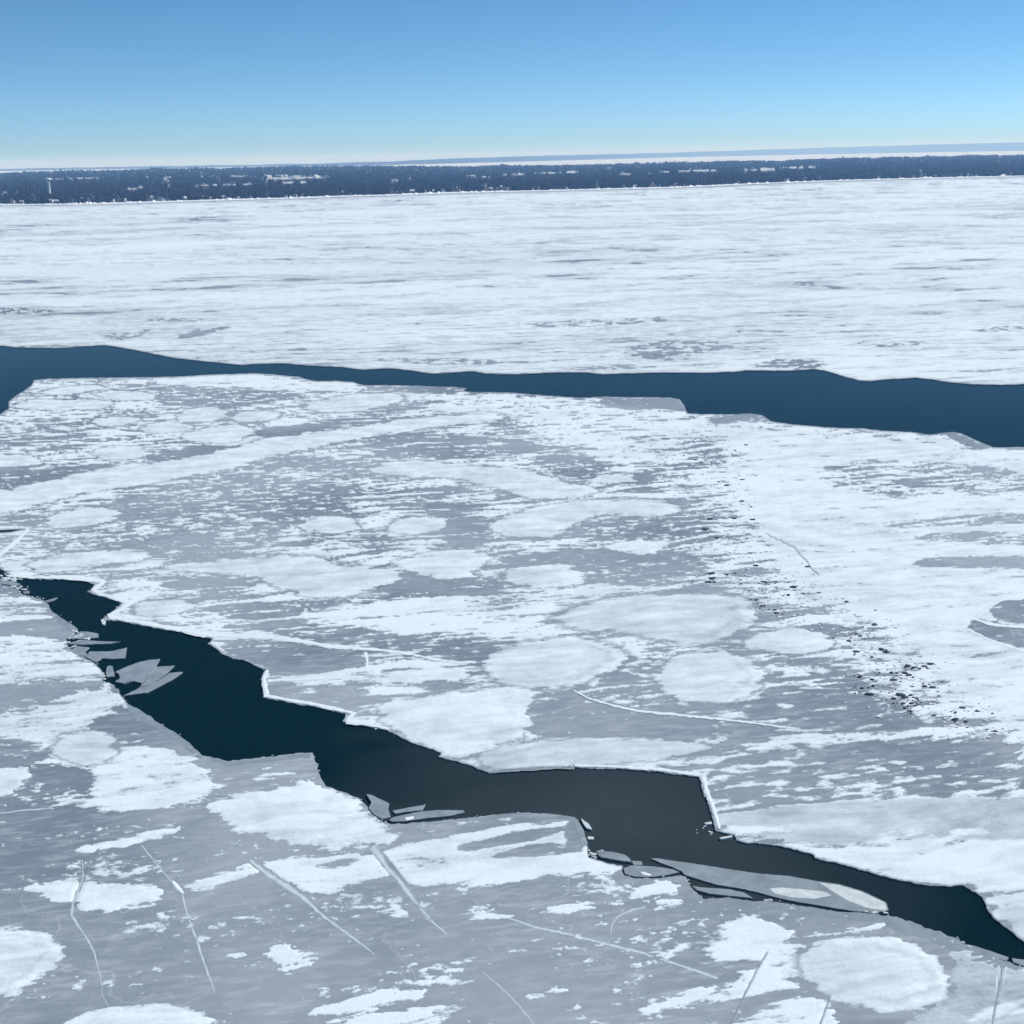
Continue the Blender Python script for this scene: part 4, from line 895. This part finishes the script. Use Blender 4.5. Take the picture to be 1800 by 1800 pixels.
R1 = make_plain('snowy_roof', (0.66, 0.69, 0.73), .85, .1, .06, .3); R2 = make_plain('shingle_roof', (0.12, 0.12, 0.13), .8, .1, .15, .3)
HM = [house_mesh(4.5, 4, 5.2, 3, W1, R1), house_mesh(6, 4.5, 5, 2.6, W2, R2), house_mesh(4, 4, 6, 3, W1, R2), house_mesh(5.5, 4.5, 5, 3, W3, R1), house_mesh(14, 7, 6, 2, W1, R1)]
house_px = []
for k, (x, y, shore) in enumerate(HOUSES):
    d = ground_at(x, y) if not shore else float(d_shore(x)) + hr_.uniform(25, 140)
    X, Y = ray_xy(x, d); z = float(land_h(x, d))
    o = bpy.data.objects.new('house', HM[k % 4 if d < 5200 else 4 if k % 2 else 0]); COL.objects.link(o)
    o.location = (float(X), float(Y), z); o.rotation_euler = (0, 0, hr_.uniform(-1.5, 1.5)); o.scale = [hr_.uniform(.6, .9) if d < 5200 else hr_.uniform(.9, 1.3)] * 3
    st = ('white house with snowy roof', 'cream house with dark roof', 'narrow white house with dark roof', 'grey house with snowy roof')[k % 4]
    wh = 'left of the water tower' if x < 90 else 'between water tower and photo middle' if x < 900 else 'in the right half of the photo'
    tag(o, ('small ' + st + ' ashore, ' + wh) if d < 5200 else ('tiny long pale building' if k % 2 == 0 else 'tiny white house') + ' high on the far wooded slope', 'house', 'houses along the far shore' if d < 5200 else 'buildings on the far wooded slope')
    house_px.append((x, d, 7.0 if k % 5 else 14.0))

# water tower
tx = 93.0; td = ground_at(93, 347); TX, TY = ray_xy(tx, td); tz = float(land_h(tx, td))
tower = bpy.data.objects.new('water_tower', None); COL.objects.link(tower); tower.location = (float(TX), float(TY), tz)
tag(tower, 'tall pale water tower with a bulb tank above the trees of the far shore', 'water tower')
Hh = 80 - (312.5 - float(hor(93))) * td / FV - tz
def lathe(prof, n=20):
    V, Fc = [], []
    for r, z in prof:
        for i in range(n): V.append((r * math.cos(2 * math.pi * i / n), r * math.sin(2 * math.pi * i / n), z))
    for a in range(len(prof) - 1):
        for i in range(n): Fc.append((a * n + i, a * n + (i + 1) % n, (a + 1) * n + (i + 1) % n, (a + 1) * n + i))
    return V, Fc
tw_m = make_plain('painted_steel', (0.82, 0.84, 0.86), .45, .3, .05, .2)
V, Fc = lathe([(5.0, 0), (3.8, 3), (3.0, 8), (3.0, Hh - 9), (3.6, Hh - 7.2)]); mesh_obj('shaft', V, Fc, tw_m, tower, smooth=True)
V, Fc = lathe([(3.2, Hh - 7.2), (6.6, Hh - 6.0), (8.0, Hh - 3.8), (7.4, Hh - 1.8), (4.4, Hh - .5), (1.5, Hh), (0.01, Hh)]); mesh_obj('tank', V, Fc, tw_m, tower, smooth=True)

# woods: too many trees to count
m_tree, nt, p = mat('winter_woods'); at = nt.nodes.new('ShaderNodeAttribute'); at.attribute_name = 'cover'
pos = wpos(nt); nn = noise_node(nt, pos, 0.25, 3, .7)
f = math_n(nt, 'ADD', at.outputs['Fac'], math_n(nt, 'MULTIPLY', math_n(nt, 'SUBTRACT', nn, .5), .8), clamp=True)
c = ramp(nt, f, [(0.0, (0.010, 0.014, 0.013)), (0.45, (0.017, 0.016, 0.016)), (0.8, (0.024, 0.022, 0.022)), (1.0, (0.034, 0.032, 0.032))])
nt.links.new(c, p.inputs['Base Color']); p.inputs['Roughness'].default_value = .95; p.inputs['Specular IOR Level'].default_value = 0.05
tr = np.random.default_rng(5); NT = 40000
tx_ = tr.uniform(-260, 2060, NT)
vs_ = CAM_H * FV / d_shore(tx_); vt_ = np.interp(tx_, VT_X, VT_Y)
vv = vs_ - (vs_ - vt_ * 0.98) * tr.uniform(0, 1, NT) ** 1.15
dd = CAM_H * FV / vv
for _ in range(10):
    dd = np.clip((CAM_H - land_h(tx_, dd)) * FV / vv, d_shore(tx_) + 15, 10000)
th = tr.uniform(8, 15, NT) * np.clip(1 + 0.1 * tr.normal(size=NT) + 0.5 * fbm(tx_ / 38, dd / 350, 91, 4), .45, 1.9); rad = np.maximum(tr.uniform(2.5, 5.5, NT), tr.uniform(1.4, 2.6, NT) * dd / FV)
zb = land_h(tx_, dd)
keep = np.ones(NT, bool)
ytop = hor(tx_) + (CAM_H - zb - th) * FV / dd; ybot = hor(tx_) + (CAM_H - zb) * FV / dd; rpx = rad * FV / dd
for (x0, x1, yb, yt) in FIELDS:
    xm = (x0 + x1) / 2; dsl = -0.0234 * (tx_ - xm)
    keep &= ~((tx_ > x0 - rpx * .5) & (tx_ < x1 + rpx * .5) & (ytop < yb - 1.4 + dsl) & (ybot > yt + 1.4 + dsl) & (np.sin(tx_ * .37) + np.sin(tx_ * .151 + x0) + tr.uniform(-1.2, 1.2, NT) < 1.1))
for (hx, hd, wd) in house_px:
    wpx = wd * FV / hd
    keep &= ~((np.abs(tx_ - hx) < wpx * .75 + rpx * .4) & (dd < hd + 8) & (dd > hd - 700) & (tr.uniform(0, 1, NT) < 0.92))
    keep &= ~((np.abs(tx_ - hx) < wpx * .7) & (np.abs(dd - hd) < 9))
keep &= ~((np.abs(tx_ - 93) < 3 + rpx) & (dd < td + 10) & (dd > td - 60))
tx_, dd, th, rad, zb = [q[keep] for q in (tx_, dd, th, rad, zb)]; NT = len(tx_)
X, Y = ray_xy(tx_, dd)
con = tr.uniform(0, 1, NT) < 0.28
tone = np.where(con, tr.uniform(0.05, .3, NT), np.clip(tr.normal(.42, .10, NT), 0.2, .8))
tone = np.clip(tone + 0.12 * fbm(tx_ / 60, dd / 500, 71, 3), 0, 1)
ang = tr.uniform(0, 6.28, NT)
ring = 5
P = np.zeros((NT, 2 + 2 * ring, 3)); 
P[:, 0] = np.stack([X, Y, zb - 1], 1); P[:, 1] = np.stack([X, Y, zb + th], 1)
for q in range(ring):
    a = ang + q * 2 * math.pi / ring; k1 = tr.uniform(.75, 1.2, NT); k2 = tr.uniform(.75, 1.2, NT)
    r1 = rad * np.where(con, .95, .7) * k1; r2 = rad * np.where(con, .45, .85) * k2
    P[:, 2 + q] = np.stack([X + np.cos(a) * r1, Y + np.sin(a) * r1, zb + th * np.where(con, .15, .25)], 1)
    P[:, 2 + ring + q] = np.stack([X + np.cos(a + .3) * r2, Y + np.sin(a + .3) * r2, zb + th * np.where(con, .55, .72) * tr.uniform(.9, 1.1, NT)], 1)
fc = []
for q in range(ring):
    n = (q + 1) % ring
    fc += [(0, 2 + n, 2 + q), (2 + q, 2 + n, 2 + ring + n), (2 + q, 2 + ring + n, 2 + ring + q), (2 + ring + q, 2 + ring + n, 1)]
fc = np.array(fc); loops = (fc[None] + (np.arange(NT) * (2 + 2 * ring))[:, None, None]).reshape(-1)
woods = raw_mesh('woods', P.reshape(-1, 3), loops, np.full(NT * len(fc), 3), m_tree, np.repeat(tone, 2 + 2 * ring))
tag(woods, 'dark bare winter woods covering the far shore', kind='stuff')

# far hills across the second arm of the lake
FHX = [-900, 520, 560, 700, 760, 900, 1200, 1500, 1800, 2600]
FVB = [9.0, 10.0, 11.0, 11, 10.8, 9.8, 6.8, 6.0, 6.3, 6.5]; FVT = [4.5, 6.5, 6.5, 5, 3, 0.5, -1.5, -6, -8.5, -9]
hx = np.arange(-900, 2600, 10.0); HV, HF = [], []
nz = fbm(hx / 60, hx * 0, 81, 4)
for i, x in enumerate(hx):
    d = CAM_H * FV / np.interp(x, FHX, FVB); zt = CAM_H - (np.interp(x, FHX, FVT) + 0.9 * nz[i]) * (d + 2500) / FV; zt = max(zt, -.5)
    for ddd, zz in ((0, -.85), (60, min(12, zt)), (1200, zt * .6), (2500, zt), (4500, -.85)):
        X, Y = ray_xy(x, d + ddd); HV.append((float(X), float(Y), float(zz)))
    if i:
        for q in range(4): HF.append((5 * i - 5 + q, 5 * i + q, 5 * i + 1 + q, 5 * i - 4 + q))
hills = mesh_obj('hills', HV, HF, make_plain('far_wooded_hills', (0.06, 0.06, 0.06), .95, .05, .3, .002), smooth=True); tag(hills, 'low blue hills across the far arm of the lake', kind='structure')

# ------------------------------------------------------------------ haze
hb = mesh_obj('haze', [(x, y, z) for z in (-2.0, 205.0) for x, y in ((-62000, -4000), (62000, -4000), (62000, 50000), (-62000, 50000))], [(3, 2, 1, 0), (4, 5, 6, 7), (0, 1, 5, 4), (1, 2, 6, 5), (2, 3, 7, 6), (3, 0, 4, 7)], None)
hm = bpy.data.materials.new('haze'); hm.use_nodes = True; nt = hm.node_tree; nt.nodes.clear()
out = nt.nodes.new('ShaderNodeOutputMaterial'); pv = nt.nodes.new('ShaderNodeVolumePrincipled')
pv.inputs['Color'].default_value = (0.30, 0.56, 1.0, 1); pv.inputs['Absorption Color'].default_value = (1, 1, 1, 1); pv.inputs['Density'].default_value = HAZE_DENSITY; pv.inputs['Anisotropy'].default_value = 0.0
nt.links.new(pv.outputs[0], out.inputs['Volume']); hb.data.materials.append(hm)
tag(hb, kind='stuff')
tris = sum(len(p.vertices) - 2 for o in scene.objects if o.type == 'MESH' for p in (o.data.polygons if len(o.data.polygons) < 5000 else [])) 
print('polys', sum(len(o.data.polygons) for o in scene.objects if o.type == 'MESH'))
